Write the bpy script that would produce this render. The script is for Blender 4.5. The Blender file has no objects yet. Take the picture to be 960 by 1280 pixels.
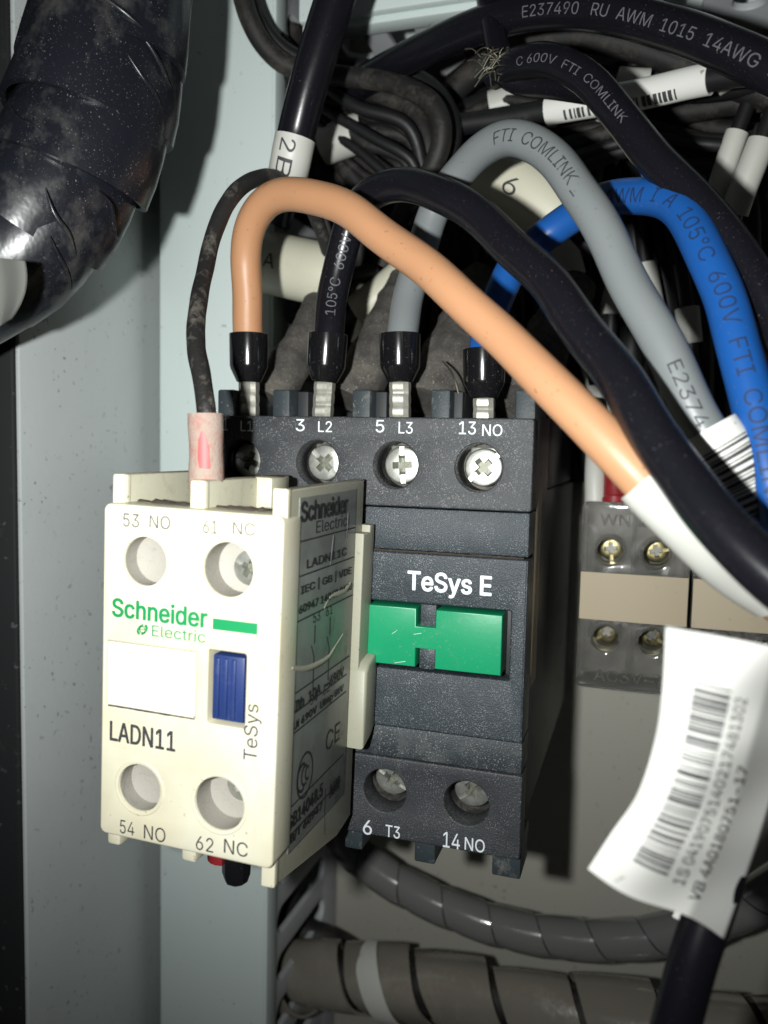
import bpy, bmesh, math, random
from mathutils import Vector, Matrix
from mathutils.geometry import delaunay_2d_cdt
random.seed(7)
MM = 0.001
UP = 150.0            # mm: lifts the whole cabinet so that everything has positive height

# ------------------------------------------------------------------ camera
# lens at (0,0,0) mm; X to the right along the mounting plate, Y into the cabinet, Z up
F = 1011.0
EY = Vector((325, -75, F)).normalized()
EX = Vector((3180, 150, -F)); EX = (EX - EX.dot(EY) * EY).normalized()
EZ = EX.cross(EY)
def ray(x, y):
    d = Vector((x - 480, y - 640, F))
    return Vector((EX.dot(d), EY.dot(d), EZ.dot(d)))
def at(x, y, Y):                     # photo pixel -> point on the plane at depth Y (mm)
    r = ray(x, y); return r * (Y / r.y)
def atX(x, y, X):                    # photo pixel -> point on the plane X = const
    r = ray(x, y); return r * (X / r.x)
sc = bpy.context.scene
cam_d = bpy.data.cameras.new('camera'); cam = bpy.data.objects.new('camera', cam_d)
sc.collection.objects.link(cam)
rightv = Vector((EX.x, EY.x, EZ.x)); downv = Vector((EX.y, EY.y, EZ.y)); fwd = Vector((EX.z, EY.z, EZ.z))
upv = -downv
cam.matrix_world = Matrix(((rightv.x, upv.x, -fwd.x, 0), (rightv.y, upv.y, -fwd.y, 0), (rightv.z, upv.z, -fwd.z, UP * MM), (0, 0, 0, 1)))
cam_d.sensor_fit = 'HORIZONTAL'; cam_d.sensor_width = 36.0; cam_d.lens = 36.0 * F / 960.0
cam_d.clip_start = 0.005; cam_d.clip_end = 10.0
cam_d.dof.use_dof = True; cam_d.dof.focus_distance = 0.114
cam_d.dof.aperture_fstop = cam_d.lens / 1.25
sc.camera = cam
# ------------------------------------------------------------------ light: the phone's own flash LED beside the lens, dim room
w = bpy.data.worlds.new('World'); sc.world = w; w.use_nodes = True
w.node_tree.nodes['Background'].inputs[0].default_value = (0.92, 0.96, 1.0, 1)
w.node_tree.nodes['Background'].inputs[1].default_value = 0.015
ld = bpy.data.lights.new('flash', 'SPOT'); lo = bpy.data.objects.new('flash', ld); sc.collection.objects.link(lo)
lp = rightv * -19.5 + upv * 1.5 - fwd * 1.0
lo.location = (lp + Vector((0, 0, UP))) * MM
tgt = at(430, 380, 130)
lo.rotation_euler = (tgt - lp).to_track_quat('-Z', 'Y').to_euler()
ld.energy = 1.0; ld.color = (0.975, 1.0, 0.975); ld.spot_size = math.radians(124); ld.spot_blend = 1.0; ld.shadow_soft_size = 0.0021
sc.view_settings.view_transform = 'Standard'; sc.view_settings.look = 'None'
sc.view_settings.exposure = 0.0; sc.view_settings.gamma = 1.0; sc.view_settings.use_curve_mapping = False

# ------------------------------------------------------------------ materials
MATS = {}
def mat(name, col, rough=0.5, dust=0.0, dcol=(0.36, 0.32, 0.26), dscale=300, speck=0.0, spcol=None, metal=0.0, bump=0.0, bscale=1500,
        vary=0.0, vscale=120, trans=0.0, topdust=0.0, coat=0.0, spscale=2200, sharp=0.12, spec=0.5, vcol=None, stretch=None):
    if name in MATS: return MATS[name]
    m = bpy.data.materials.new(name); m.use_nodes = True; nt = m.node_tree; N = nt.nodes; L = nt.links
    b = N['Principled BSDF']
    b.inputs['Roughness'].default_value = rough; b.inputs['Metallic'].default_value = metal
    b.inputs['Transmission Weight'].default_value = trans; b.inputs['Coat Weight'].default_value = coat
    b.inputs['Specular IOR Level'].default_value = spec
    tc = N.new('ShaderNodeTexCoord')
    src = tc.outputs['Object']
    if stretch:
        mpn = N.new('ShaderNodeMapping'); mpn.inputs['Scale'].default_value = stretch; L.new(src, mpn.inputs['Vector']); src = mpn.outputs[0]
    def noise(scale, detail=5, rg=0.6, dist=0.0):
        n = N.new('ShaderNodeTexNoise'); n.inputs['Scale'].default_value = scale; n.inputs['Detail'].default_value = detail
        n.inputs['Roughness'].default_value = rg; n.inputs['Distortion'].default_value = dist
        L.new(src, n.inputs['Vector']); return n.outputs['Fac']
    def ramp(src, a, bb):
        r = N.new('ShaderNodeMapRange'); r.inputs['From Min'].default_value = a; r.inputs['From Max'].default_value = bb
        r.clamp = True; L.new(src, r.inputs['Value']); return r.outputs['Result']
    def math_(op, a, bb):
        n = N.new('ShaderNodeMath'); n.operation = op; n.use_clamp = True
        for i, v in enumerate((a, bb)):
            if isinstance(v, (int, float)): n.inputs[i].default_value = v
            else: L.new(v, n.inputs[i])
        return n.outputs[0]
    def mixc(fac, a, bb):
        n = N.new('ShaderNodeMix'); n.data_type = 'RGBA'
        if isinstance(fac, (int, float)): n.inputs[0].default_value = fac
        else: L.new(fac, n.inputs[0])
        for i, v in ((6, a), (7, bb)):
            if isinstance(v, tuple): n.inputs[i].default_value = (*v[:3], 1)
            else: L.new(v, n.inputs[i])
        return n.outputs[2]
    c = tuple(col)
    dustmask = None
    if vary > 0:
        v = ramp(noise(vscale, 4, 0.6, 0.4), 0.3, 0.7)
        c2 = vcol if vcol else tuple(max(0, x * (1 - vary)) for x in col)
        c = mixc(v, c, c2)
    if dust > 0:
        # patchy dust: coverage threshold from broad noise, broken by fine grain
        a = noise(dscale, 6, 0.65, 0.6); g = noise(dscale * 9, 3, 0.7)
        s = math_('ADD', math_('MULTIPLY', a, 0.72), math_('MULTIPLY', g, 0.28))
        t = 0.70 - 0.34 * dust
        dustmask = ramp(s, t, t + sharp)
        if topdust > 0:
            ge = N.new('ShaderNodeNewGeometry'); sx = N.new('ShaderNodeSeparateXYZ'); L.new(ge.outputs['Normal'], sx.inputs[0])
            tm = math_('MULTIPLY', ramp(sx.outputs['Z'], 0.1, 0.9), topdust)
            tm = math_('MULTIPLY', tm, ramp(g, 0.3, 0.6))
            dustmask = math_('MAXIMUM', dustmask, tm)
        dustmask = math_('MULTIPLY', dustmask, 0.85)
        c = mixc(dustmask, c, dcol)
    if speck > 0:
        t = 0.715 - 0.10 * speck
        k = ramp(noise(spscale, 2, 0.5), t, t + 0.035)
        k = math_('MULTIPLY', k, ramp(noise(spscale * 0.06, 3, 0.6), 0.36, 0.60))
        k = math_('MULTIPLY', k, 0.8)
        c = mixc(k, c, spcol or (0.45, 0.45, 0.42))
    if isinstance(c, tuple): b.inputs['Base Color'].default_value = (*c[:3], 1)
    else: L.new(c, b.inputs['Base Color'])
    if dustmask is not None:
        rr = N.new('ShaderNodeMapRange'); L.new(dustmask, rr.inputs['Value']); rr.inputs['To Min'].default_value = rough; rr.inputs['To Max'].default_value = 0.95
        L.new(rr.outputs[0], b.inputs['Roughness'])
    if bump > 0:
        bp = N.new('ShaderNodeBump'); bp.inputs['Strength'].default_value = bump; bp.inputs['Distance'].default_value = 0.0002
        L.new(noise(bscale, 4, 0.6), bp.inputs['Height']); L.new(bp.outputs[0], b.inputs['Normal'])
    MATS[name] = m
    return m
M = {}
M['body'] = mat('graphite plastic', (0.022, 0.031, 0.039), 0.46, dust=0.50, dcol=(0.085, 0.10, 0.108), dscale=130, speck=1.25, spcol=(0.20, 0.22, 0.23), bump=0.45, bscale=5200, spscale=5200, sharp=0.3)
M['bodylow'] = mat('scuffed graphite plastic', (0.024, 0.031, 0.038), 0.48, dust=0.62, dcol=(0.13, 0.135, 0.13), dscale=210, speck=1.1, spcol=(0.26, 0.27, 0.26), bump=0.45, bscale=5200, spscale=4200, sharp=0.3)
M['term'] = mat('graphite terminal plastic', (0.031, 0.034, 0.039), 0.5, dust=0.42, dcol=(0.085, 0.08, 0.075), dscale=240, speck=1.2, spcol=(0.2, 0.2, 0.2), bump=0.45, bscale=5000, spscale=5200, sharp=0.3)
M['barrier'] = mat('blue grey barrier plastic', (0.030, 0.040, 0.046), 0.5, dust=0.5, dcol=(0.14, 0.14, 0.13), dscale=400, speck=0.4, spcol=(0.2, 0.2, 0.2), bump=0.2, bscale=4000)
M['well'] = mat('dusty inside of screw well', (0.05, 0.048, 0.045), 0.7, dust=0.7, dcol=(0.17, 0.155, 0.135), dscale=500, bump=0.2)
M['bodydark'] = mat('dark side plastic', (0.02, 0.022, 0.024), 0.55, dust=0.4, dcol=(0.06, 0.058, 0.05), dscale=200)
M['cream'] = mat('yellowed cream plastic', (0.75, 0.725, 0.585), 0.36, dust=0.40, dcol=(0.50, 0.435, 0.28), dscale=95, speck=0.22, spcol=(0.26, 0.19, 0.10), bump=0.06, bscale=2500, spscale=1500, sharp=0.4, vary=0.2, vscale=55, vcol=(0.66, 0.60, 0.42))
M['creamdirty'] = mat('grimy cream plastic', (0.58, 0.56, 0.43), 0.5, dust=0.55, dcol=(0.30, 0.26, 0.18), dscale=230, topdust=0.8, speck=0.3, spcol=(0.16, 0.12, 0.07), spscale=900, sharp=0.35, bump=0.08)
M['creamside'] = mat('shaded aged cream side plastic', (0.33, 0.322, 0.248), 0.45, dust=0.4, dcol=(0.22, 0.195, 0.14), dscale=260, speck=0.35, spcol=(0.14, 0.09, 0.045), spscale=1600, bump=0.08, sharp=0.3)  # darker copy of the front cream: the side's shade is in the colour
M['creamwell'] = mat('dust filled cream well', (0.37, 0.35, 0.31), 0.75, dust=0.5, dcol=(0.22, 0.19, 0.155), dscale=420, sharp=0.25, bump=0.4, bscale=2500)
M['insert'] = mat('white label insert', (0.84, 0.83, 0.76), 0.4, dust=0.30, dcol=(0.62, 0.52, 0.30), dscale=200, sharp=0.3)
M['sidelabel'] = mat('grey printed side label', (0.165, 0.175, 0.158), 0.36, dust=0.5, dcol=(0.10, 0.10, 0.085), dscale=190, vary=0.3, vscale=180, speck=0.4, spcol=(0.07, 0.065, 0.055), spscale=2200, sharp=0.35, bump=0.35, bscale=330)
M['ink'] = mat('dark grey print', (0.045, 0.045, 0.05), 0.6)
M['inkgrey'] = mat('worn grey print', (0.06, 0.058, 0.052), 0.6, vary=0.9, vscale=900, vcol=(0.15, 0.145, 0.12))
M['inkside'] = mat('worn black side print', (0.016, 0.016, 0.016), 0.6, dust=0.35, dcol=(0.10, 0.10, 0.09), dscale=900, sharp=0.15)
M['inkwhite'] = mat('white print', (0.72, 0.76, 0.80), 0.55)
M['inkpale'] = mat('faint cable print', (0.11, 0.11, 0.122), 0.6, dust=0.62, dcol=(0.022, 0.022, 0.026), dscale=500, sharp=0.15)
M['inkcable'] = mat('black cable print', (0.035, 0.04, 0.045), 0.6, dust=0.45, dcol=(0.22, 0.24, 0.25), dscale=700, sharp=0.12)
M['inkblue'] = mat('dark print on blue cable', (0.012, 0.03, 0.09), 0.6)
M['inklabel'] = mat('label print', (0.045, 0.045, 0.05), 0.6, vary=0.6, vscale=500, vcol=(0.16, 0.16, 0.16))
M['brandgreen'] = mat('green brand print', (0.005, 0.26, 0.085), 0.5)
M['green'] = mat('green plastic plate', (0.008, 0.285, 0.125), 0.33, dust=0.42, dcol=(0.045, 0.20, 0.10), dscale=200, speck=0.4, spcol=(0.16, 0.26, 0.19), spscale=2600, bump=0.08, bscale=600, sharp=0.35)
M['blueslide'] = mat('blue slider plastic', (0.017, 0.036, 0.14), 0.42, dust=0.4, dcol=(0.07, 0.09, 0.22), dscale=400, sharp=0.3)
M['zinc'] = mat('zinc plated steel', (0.70, 0.71, 0.66), 0.36, metal=0.82, bump=0.10, bscale=1500, vary=0.4, vscale=600, vcol=(0.44, 0.445, 0.40))
M['zincshade'] = mat('shaded grimy screw recess', (0.17, 0.175, 0.14), 0.5, metal=0.6, bump=0.3, bscale=2500)  # dark zinc stands in for recess shade as well as grime
M['tin'] = mat('tinned copper', (0.72, 0.71, 0.63), 0.42, metal=0.72, bump=0.12, bscale=1200, vary=0.5, vscale=500, vcol=(0.45, 0.43, 0.37))
M['brass'] = mat('brass screw', (0.26, 0.23, 0.12), 0.35, metal=1.0, vary=0.6, vscale=800)
M['orange'] = mat('orange cable jacket', (0.49, 0.25, 0.13), 0.44, dust=0.26, dcol=(0.36, 0.205, 0.115), dscale=150, speck=0.25, spcol=(0.16, 0.085, 0.04), spscale=1500, bump=0.14, bscale=500, sharp=0.35)
M['black'] = mat('black cable jacket', (0.007, 0.007, 0.010), 0.27, dust=0.10, dcol=(0.09, 0.082, 0.072), dscale=420, speck=0.2, spcol=(0.17, 0.155, 0.135), spscale=5200, bump=0.10, bscale=420, spec=0.34)
M['grey'] = mat('grey cable jacket', (0.185, 0.20, 0.205), 0.40, dust=0.36, dcol=(0.20, 0.178, 0.145), dscale=230, speck=0.35, spcol=(0.12, 0.10, 0.07), spscale=1900, bump=0.14, bscale=500, sharp=0.3)
M['blue'] = mat('blue cable jacket', (0.010, 0.085, 0.325), 0.36, dust=0.28, dcol=(0.045, 0.11, 0.28), dscale=230, speck=0.3, spcol=(0.12, 0.13, 0.17), spscale=2600, bump=0.12, bscale=500, sharp=0.3)
M['dirtywire'] = mat('black wire caked with dust', (0.014, 0.013, 0.013), 0.6, dust=0.58, dcol=(0.24, 0.215, 0.175), dscale=110, bump=0.5, bscale=1500, sharp=0.2)
M['redtube'] = mat('dusty red end sleeve', (0.38, 0.14, 0.115), 0.85, dust=1.12, dcol=(0.36, 0.315, 0.265), dscale=420, bump=0.6, bscale=2600, sharp=0.22)
M['redclean'] = mat('bare red patch', (0.62, 0.085, 0.085), 0.5, dust=0.25, dcol=(0.42, 0.2, 0.17), dscale=600, sharp=0.3)
M['redwire'] = mat('dark red wire', (0.30, 0.02, 0.025), 0.4, vary=0.3)
M['sleeve'] = mat('glossy black ferrule sleeve', (0.007, 0.007, 0.008), 0.16, speck=0.4, spcol=(0.12, 0.11, 0.1), spscale=4000, bump=0.04, bscale=400)
M['dustwire'] = mat('dust coated black wire', (0.012, 0.011, 0.011), 0.62, dust=0.62, dcol=(0.095, 0.08, 0.064), dscale=260, bump=0.3, bscale=900, sharp=0.25)
M['backwire'] = mat('black background wire', (0.009, 0.009, 0.010), 0.5, dust=0.40, dcol=(0.06, 0.052, 0.043), dscale=300, sharp=0.25)
M['boot'] = mat('dust caked boot', (0.05, 0.046, 0.042), 0.9, dust=0.85, dcol=(0.20, 0.18, 0.152), dscale=240, bump=0.45, bscale=700, sharp=0.4, speck=0.7, spcol=(0.30, 0.27, 0.23), spscale=3200)
M['tape'] = mat('dusty black tape', (0.008, 0.009, 0.013), 0.30, dust=0.47, dcol=(0.17, 0.16, 0.143), dscale=30, speck=0.42, spcol=(0.22, 0.21, 0.19), spscale=5200, bump=0.9, bscale=140, sharp=0.34, stretch=(1.0, 1.0, 0.8))
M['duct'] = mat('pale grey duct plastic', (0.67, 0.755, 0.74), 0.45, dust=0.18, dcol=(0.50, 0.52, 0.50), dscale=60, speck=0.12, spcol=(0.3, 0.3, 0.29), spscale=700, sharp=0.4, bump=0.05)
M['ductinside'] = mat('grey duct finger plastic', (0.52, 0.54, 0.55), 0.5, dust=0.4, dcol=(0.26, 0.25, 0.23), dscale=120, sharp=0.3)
M['wall'] = mat('grey painted cabinet steel', (0.52, 0.555, 0.552), 0.38, dust=0.26, dcol=(0.36, 0.37, 0.365), dscale=55, speck=0.42, spcol=(0.14, 0.14, 0.135), spscale=800, bump=0.25, bscale=900, sharp=0.5, vary=0.10, vscale=25)
M['plate'] = mat('beige grey painted mounting plate', (0.46, 0.445, 0.39), 0.45, dust=0.25, dcol=(0.30, 0.28, 0.235), dscale=60, speck=0.4, spcol=(0.14, 0.12, 0.1), spscale=900, sharp=0.4, bump=0.12, bscale=900)
M['gasket'] = mat('black rubber seal', (0.012, 0.013, 0.014), 0.6, speck=0.3, spcol=(0.10, 0.10, 0.10), spscale=500, dust=0.3, dcol=(0.03, 0.03, 0.03), dscale=90)
M['paper'] = mat('white label film', (0.78, 0.78, 0.74), 0.32, dust=0.18, dcol=(0.56, 0.50, 0.38), dscale=90, sharp=0.35, speck=0.04, spcol=(0.3, 0.26, 0.2), spscale=500)
M['papercream'] = mat('cream marker sleeve', (0.62, 0.60, 0.48), 0.45, dust=0.35, dcol=(0.36, 0.31, 0.22), dscale=160, sharp=0.35)
M['whitesleeve'] = mat('white marker sleeve', (0.56, 0.56, 0.515), 0.45, dust=0.3, dcol=(0.4, 0.37, 0.3), dscale=260, sharp=0.35)
M['wrap'] = mat('smoke grey spiral wrap', (0.16, 0.16, 0.155), 0.17, dust=0.35, dcol=(0.22, 0.205, 0.18), dscale=110, bump=0.35, bscale=180, sharp=0.4, coat=0.5)
M['wrapdust'] = mat('dusty spiral wrap', (0.23, 0.21, 0.175), 0.2, dust=0.5, dcol=(0.36, 0.325, 0.26), dscale=70, bump=0.7, bscale=150, sharp=0.4, coat=0.3)
M['clear'] = mat('clear terminal cover', (0.90, 0.89, 0.86), 0.09, trans=0.96, bump=0.4, bscale=260, dust=0.12, dcol=(0.5, 0.46, 0.38), dscale=260, sharp=0.4)
M['tbody'] = mat('smoky grey terminal body', (0.30, 0.29, 0.27), 0.45, dust=0.4, dcol=(0.26, 0.235, 0.19), dscale=160, vary=0.6, vscale=150, sharp=0.4)
M['strip'] = mat('yellowed marking strip', (0.40, 0.335, 0.235), 0.6, dust=0.35, dcol=(0.30, 0.25, 0.18), dscale=90, sharp=0.4, speck=0.1, spcol=(0.2, 0.15, 0.1), spscale=500)
M['braid'] = mat('bare wire braid', (0.5, 0.47, 0.38), 0.4, metal=1.0)
M['glue'] = mat('smeared glue', (0.30, 0.285, 0.225), 0.5, dust=0.5, dcol=(0.17, 0.155, 0.115), dscale=500, sharp=0.3)
M['dirtline'] = mat('packed dirt', (0.045, 0.036, 0.027), 0.95, dust=0.5, dcol=(0.12, 0.095, 0.07), dscale=700, bump=0.8, bscale=1800)

# ------------------------------------------------------------------ mesh helpers
COL = sc.collection
ORG = {}
def root(name, label, cat, loc, group=None):
    o = bpy.data.objects.new(name, None); COL.objects.link(o); o.empty_display_size = 0.005
    o.location = (loc + Vector((0, 0, UP))) * MM
    ORG[o.name] = loc.copy(); o['label'] = label; o['category'] = cat
    if group: o['group'] = group
    return o
def tag(o, label, cat, group=None):
    o['label'] = label; o['category'] = cat
    if group: o['group'] = group
    return o
def mk(name, verts, faces, m, parent=None, smooth=True, angle=35, org=None):
    verts = [Vector(v) for v in verts]
    if parent is not None: og = ORG[parent.name]
    else: og = org if org is not None else sum(verts, Vector()) / len(verts)
    me = bpy.data.meshes.new(name)
    me.from_pydata([((v - og) * MM)[:] for v in verts], [], faces)
    me.materials.append(m); me.validate()
    bm = bmesh.new(); bm.from_mesh(me); bmesh.ops.remove_doubles(bm, verts=bm.verts, dist=1e-7)
    bmesh.ops.recalc_face_normals(bm, faces=bm.faces); bm.to_mesh(me); bm.free()
    if smooth:
        for p in me.polygons: p.use_smooth = True
        me.set_sharp_from_angle(angle=math.radians(angle))
    o = bpy.data.objects.new(name, me); COL.objects.link(o); ORG[o.name] = og.copy()
    if parent is not None: o.parent = parent
    else: o.location = (og + Vector((0, 0, UP))) * MM
    return o
def structure(o): o['kind'] = 'structure'; return o
def boxgeo(x0, x1, y0, y1, z0, z1, bev=0.0, seg=2):
    bm = bmesh.new(); bmesh.ops.create_cube(bm, size=1)
    for v in bm.verts:
        v.co = Vector(((x0 + x1) / 2 + v.co.x * (x1 - x0), (y0 + y1) / 2 + v.co.y * (y1 - y0), (z0 + z1) / 2 + v.co.z * (z1 - z0)))
    if bev > 0: bmesh.ops.bevel(bm, geom=list(bm.edges), offset=bev, segments=seg, affect='EDGES', profile=0.5)
    bm.verts.ensure_lookup_table()
    vs = [v.co.copy() for v in bm.verts]; fs = [[v.index for v in f.verts] for f in bm.faces]; bm.free()
    return vs, fs
def box(name, x0, x1, y0, y1, z0, z1, m, parent=None, bev=0.3):
    v, f = boxgeo(min(x0, x1), max(x0, x1), min(y0, y1), max(y0, y1), min(z0, z1), max(z0, z1), bev)
    return mk(name, v, f, m, parent)
def join(parts):
    V, Fc = [], []
    for v, f in parts:
        n = len(V); V += v; Fc += [[i + n for i in q] for q in f]
    return V, Fc
import os
FONT = None
try:        # the plain sans serif that ships inside Blender itself
    fp_ = os.path.join(bpy.utils.system_resource('DATAFILES', path='fonts'), 'Inter.woff2')
    if os.path.exists(fp_): FONT = bpy.data.fonts.load(fp_)
except Exception: FONT = None
def conv(cu):
    o = bpy.data.objects.new('tmp', cu); COL.objects.link(o)
    dg = bpy.context.evaluated_depsgraph_get(); dg.update()
    me = o.evaluated_get(dg).to_mesh()
    v = [x.co.copy() for x in me.vertices]; f = [list(p.vertices) for p in me.polygons]
    o.evaluated_get(dg).to_mesh_clear()
    bpy.data.objects.remove(o); bpy.data.curves.remove(cu)
    return v, f
def plategeo(loops, thick, bev=0.2):           # loops: first the outline, the rest openings
    cu = bpy.data.curves.new('c', 'CURVE'); cu.dimensions = '2D'; cu.fill_mode = 'BOTH'
    cu.extrude = max(thick / 2 - bev, 0.001); cu.bevel_depth = bev; cu.bevel_resolution = 2; cu.offset = -bev
    for lp_ in loops:
        s = cu.splines.new('POLY'); s.points.add(len(lp_) - 1); s.use_cyclic_u = True
        for p, q in zip(s.points, lp_): p.co = (q[0], q[1], 0, 1)
    return conv(cu)
def circ(x, y, r, n=40): return [(x + r * math.cos(2 * math.pi * i / n), y + r * math.sin(2 * math.pi * i / n)) for i in range(n)]
def rrect(x0, x1, y0, y1, r=0.5, n=5):
    x0, x1 = min(x0, x1), max(x0, x1); y0, y1 = min(y0, y1), max(y0, y1); r = min(r, (x1 - x0) / 2 - 1e-3, (y1 - y0) / 2 - 1e-3)
    P = []
    for cx, cy, a in ((x1 - r, y1 - r, 0), (x0 + r, y1 - r, 90), (x0 + r, y0 + r, 180), (x1 - r, y0 + r, 270)):
        for i in range(n + 1):
            t = math.radians(a + 90 * i / n); P.append((cx + r * math.cos(t), cy + r * math.sin(t)))
    return P
def front(Y): return lambda x, y, z=0.0: Vector((x, Y - z, y))          # local z points to the viewer
def side(X): return lambda x, y, z=0.0: Vector((X + z, x, y))           # faces +X, reads along +Y
def flat(Z): return lambda x, y, z=0.0: Vector((x, y, Z + z))
def plate(name, loops, thick, bev, mp, m, parent=None):                # front surface lies on the map's z = 0
    v, f = plategeo(loops, thick, bev)
    return mk(name, [mp(p.x, p.y, p.z - thick / 2) for p in v], f, m, parent, angle=40)
def textgeo(body, rot=0.0, bold=0.0, fine=0.0):
    cu = bpy.data.curves.new('t', 'FONT'); cu.body = body; cu.size = 10.0; cu.resolution_u = 4; cu.fill_mode = 'NONE'
    if FONT: cu.font = FONT
    o = bpy.data.objects.new('tmp', cu); COL.objects.link(o)
    dg = bpy.context.evaluated_depsgraph_get(); dg.update(); me = o.evaluated_get(dg).to_mesh()
    v = [p.co.xy.copy() for p in me.vertices]; e = [tuple(x.vertices) for x in me.edges]
    o.evaluated_get(dg).to_mesh_clear(); bpy.data.objects.remove(o); bpy.data.curves.remove(cu)
    E = [(a, b_) if b_ == a + 1 or b_ < a - 1 else (b_, a) for a, b_ in e]
    r = delaunay_2d_cdt(v, e, [], 0, 1e-6); f = []
    for q in r[2]:
        p = [r[0][i] for i in q]; c = (p[0] + p[1] + p[2]) / 3; wn = 0
        for i, j in E:
            A, B = v[i], v[j]
            if (A.y <= c.y) != (B.y <= c.y) and A.x + (c.y - A.y) / (B.y - A.y) * (B.x - A.x) > c.x: wn += 1 if B.y > A.y else -1
        if wn: f.append(list(q))
    v = [Vector((p.x, p.y, 0)) for p in r[0]]
    if rot:
        c, sn = math.cos(rot), math.sin(rot); v = [Vector((p.x * c - p.y * sn, p.x * sn + p.y * c, 0)) for p in v]
    return v, f
def subdiv(v, f, maxlen):
    bm = bmesh.new()
    bv = [bm.verts.new(p) for p in v]
    for q in f:
        try: bm.faces.new([bv[i] for i in q])
        except ValueError: pass
    bmesh.ops.remove_doubles(bm, verts=bm.verts, dist=1e-5)
    bmesh.ops.triangulate(bm, faces=list(bm.faces))
    for _ in range(3):
        es = [e for e in bm.edges if e.calc_length() > maxlen]
        if not es: break
        bmesh.ops.subdivide_edges(bm, edges=es, cuts=1); bmesh.ops.triangulate(bm, faces=[g for g in bm.faces if len(g.verts) > 3])
    bm.verts.index_update()
    r = [p.co.copy() for p in bm.verts], [[p.index for p in g.verts] for g in bm.faces]
    bm.free(); return r
def text(name, body, x0, x1, y0, y1, mp, m, parent, rot=0.0, bold=0.0, lift=0.035, fine=0):
    v, f = textgeo(body, rot, bold)
    a, b_ = min(p.x for p in v), max(p.x for p in v); c, d = min(p.y for p in v), max(p.y for p in v)
    v = [Vector((x0 + (p.x - a) / (b_ - a) * (x1 - x0), y0 + (p.y - c) / (d - c) * (y1 - y0), 0)) for p in v]
    if fine: v, f = subdiv(v, f, fine)
    if bold > 0:         # heavier strokes: shifted repeats of the print, each a hair above the last
        k = bold * 0.16 * abs(x1 - x0) / (b_ - a) * 5.0; V, Fc = [], []
        for i, (dx, dy) in enumerate(((0, 0), (1, 0), (-1, 0), (0, .8), (0, -.8), (.7, .6), (-.7, -.6), (.7, -.6), (-.7, .6))):
            n = len(V); V += [mp(p.x + dx * k, p.y + dy * k, lift + .006 * i) for p in v]; Fc += [[j + n for j in q] for q in f]
        return mk(name, V, Fc, m, parent, smooth=False)
    return mk(name, [mp(p.x, p.y, lift) for p in v], f, m, parent, smooth=False)

def spline(pts, step=0.9):
    P = [Vector(p) for p in pts]
    P = [P[0] * 2 - P[1]] + P + [P[-1] * 2 - P[-2]]
    out = []
    for i in range(1, len(P) - 2):
        a, b_, c, d = P[i - 1:i + 3]; n = max(3, int((c - b_).length / 0.3))
        for k in range(n):
            t = k / n
            out.append(0.5 * ((2 * b_) + (c - a) * t + (2 * a - 5 * b_ + 4 * c - d) * t * t + (3 * b_ - a - 3 * c + d) * t ** 3))
    out.append(P[-2])
    for _ in range(2):      # even out small kinks
        out = [out[0]] + [(out[i - 1] + out[i] * 2 + out[i + 1]) / 4 for i in range(1, len(out) - 1)] + [out[-1]]
    S = [0.0]
    for i in range(1, len(out)): S.append(S[-1] + (out[i] - out[i - 1]).length)
    n = max(3, int(S[-1] / step)); res = []; j = 0
    for k in range(n + 1):
        s = S[-1] * k / n
        while j < len(S) - 2 and S[j + 1] < s: j += 1
        t = (s - S[j]) / max(1e-9, S[j + 1] - S[j]); res.append(out[j].lerp(out[j + 1], t))
    return res
def rough(path, amp=0.13):
    a, b_, c = random.uniform(0, 6), random.uniform(0, 6), random.uniform(0, 6)
    return [p + Vector((math.sin(i * 0.31 + a), math.sin(i * 0.23 + b_), math.sin(i * 0.27 + c))) * amp * min(1, i / 12) for i, p in enumerate(path)]
def pix(pts):       # a cable that leaves the picture carries on beyond it
    def beyond(p, q):
        k = 2.4 if abs(p[0] - q[0]) + abs(p[1] - q[1]) < 140 else 1.6
        return (p[0] + (p[0] - q[0]) * k, p[1] + (p[1] - q[1]) * k, max(58.0, min(184.0, p[2] + (p[2] - q[2]) * 1.2)))
    out = lambda p: p[0] > 965 or p[0] < -5 or p[1] < -5 or p[1] > 1282
    pts = list(pts)
    if out(pts[0]): pts.insert(0, beyond(pts[0], pts[1]))
    if out(pts[-1]): pts.append(beyond(pts[-1], pts[-2]))
    return [at(*p) for p in pts]
def tangents(path):
    n = len(path); return [(path[min(i + 1, n - 1)] - path[max(i - 1, 0)]).normalized() for i in range(n)]
def frames(path):
    T = tangents(path); a = Vector((0, -1, 0)) if abs(T[0].y) < 0.9 else Vector((1, 0, 0))
    Nn = (a - a.dot(T[0]) * T[0]).normalized(); out = []
    for t in T:
        Nn = (Nn - Nn.dot(t) * t).normalized(); out.append((t, Nn, t.cross(Nn)))
    return out
def tubegeo(path, rad, n=18, cap=True, wob=0.0, ecc=None):
    fr = frames(path); V, Fc = [], []; L = len(path)
    for i, p in enumerate(path):
        r = rad(i / (L - 1)) if callable(rad) else rad
        t, a, b_ = fr[i]
        for k in range(n):
            th = 2 * math.pi * k / n; rr = r * (1 + (wob * math.sin(3 * th + i * 0.31) * math.sin(i * 0.17 + k) if wob else 0))
            V.append(p + a * rr * math.cos(th) + b_ * rr * math.sin(th) * (ecc or 1))
    for i in range(L - 1):
        for k in range(n):
            k2 = (k + 1) % n; Fc.append([i * n + k, i * n + k2, (i + 1) * n + k2, (i + 1) * n + k])
    if cap: Fc.append(list(range(n))[::-1]); Fc.append([(L - 1) * n + k for k in range(n)])
    return V, Fc
def tube(name, path, rad, m, parent=None, n=18, wob=0.0, cap=True):
    v, f = tubegeo(path, rad, n, cap, wob); return mk(name, v, f, m, parent, angle=50)
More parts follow.
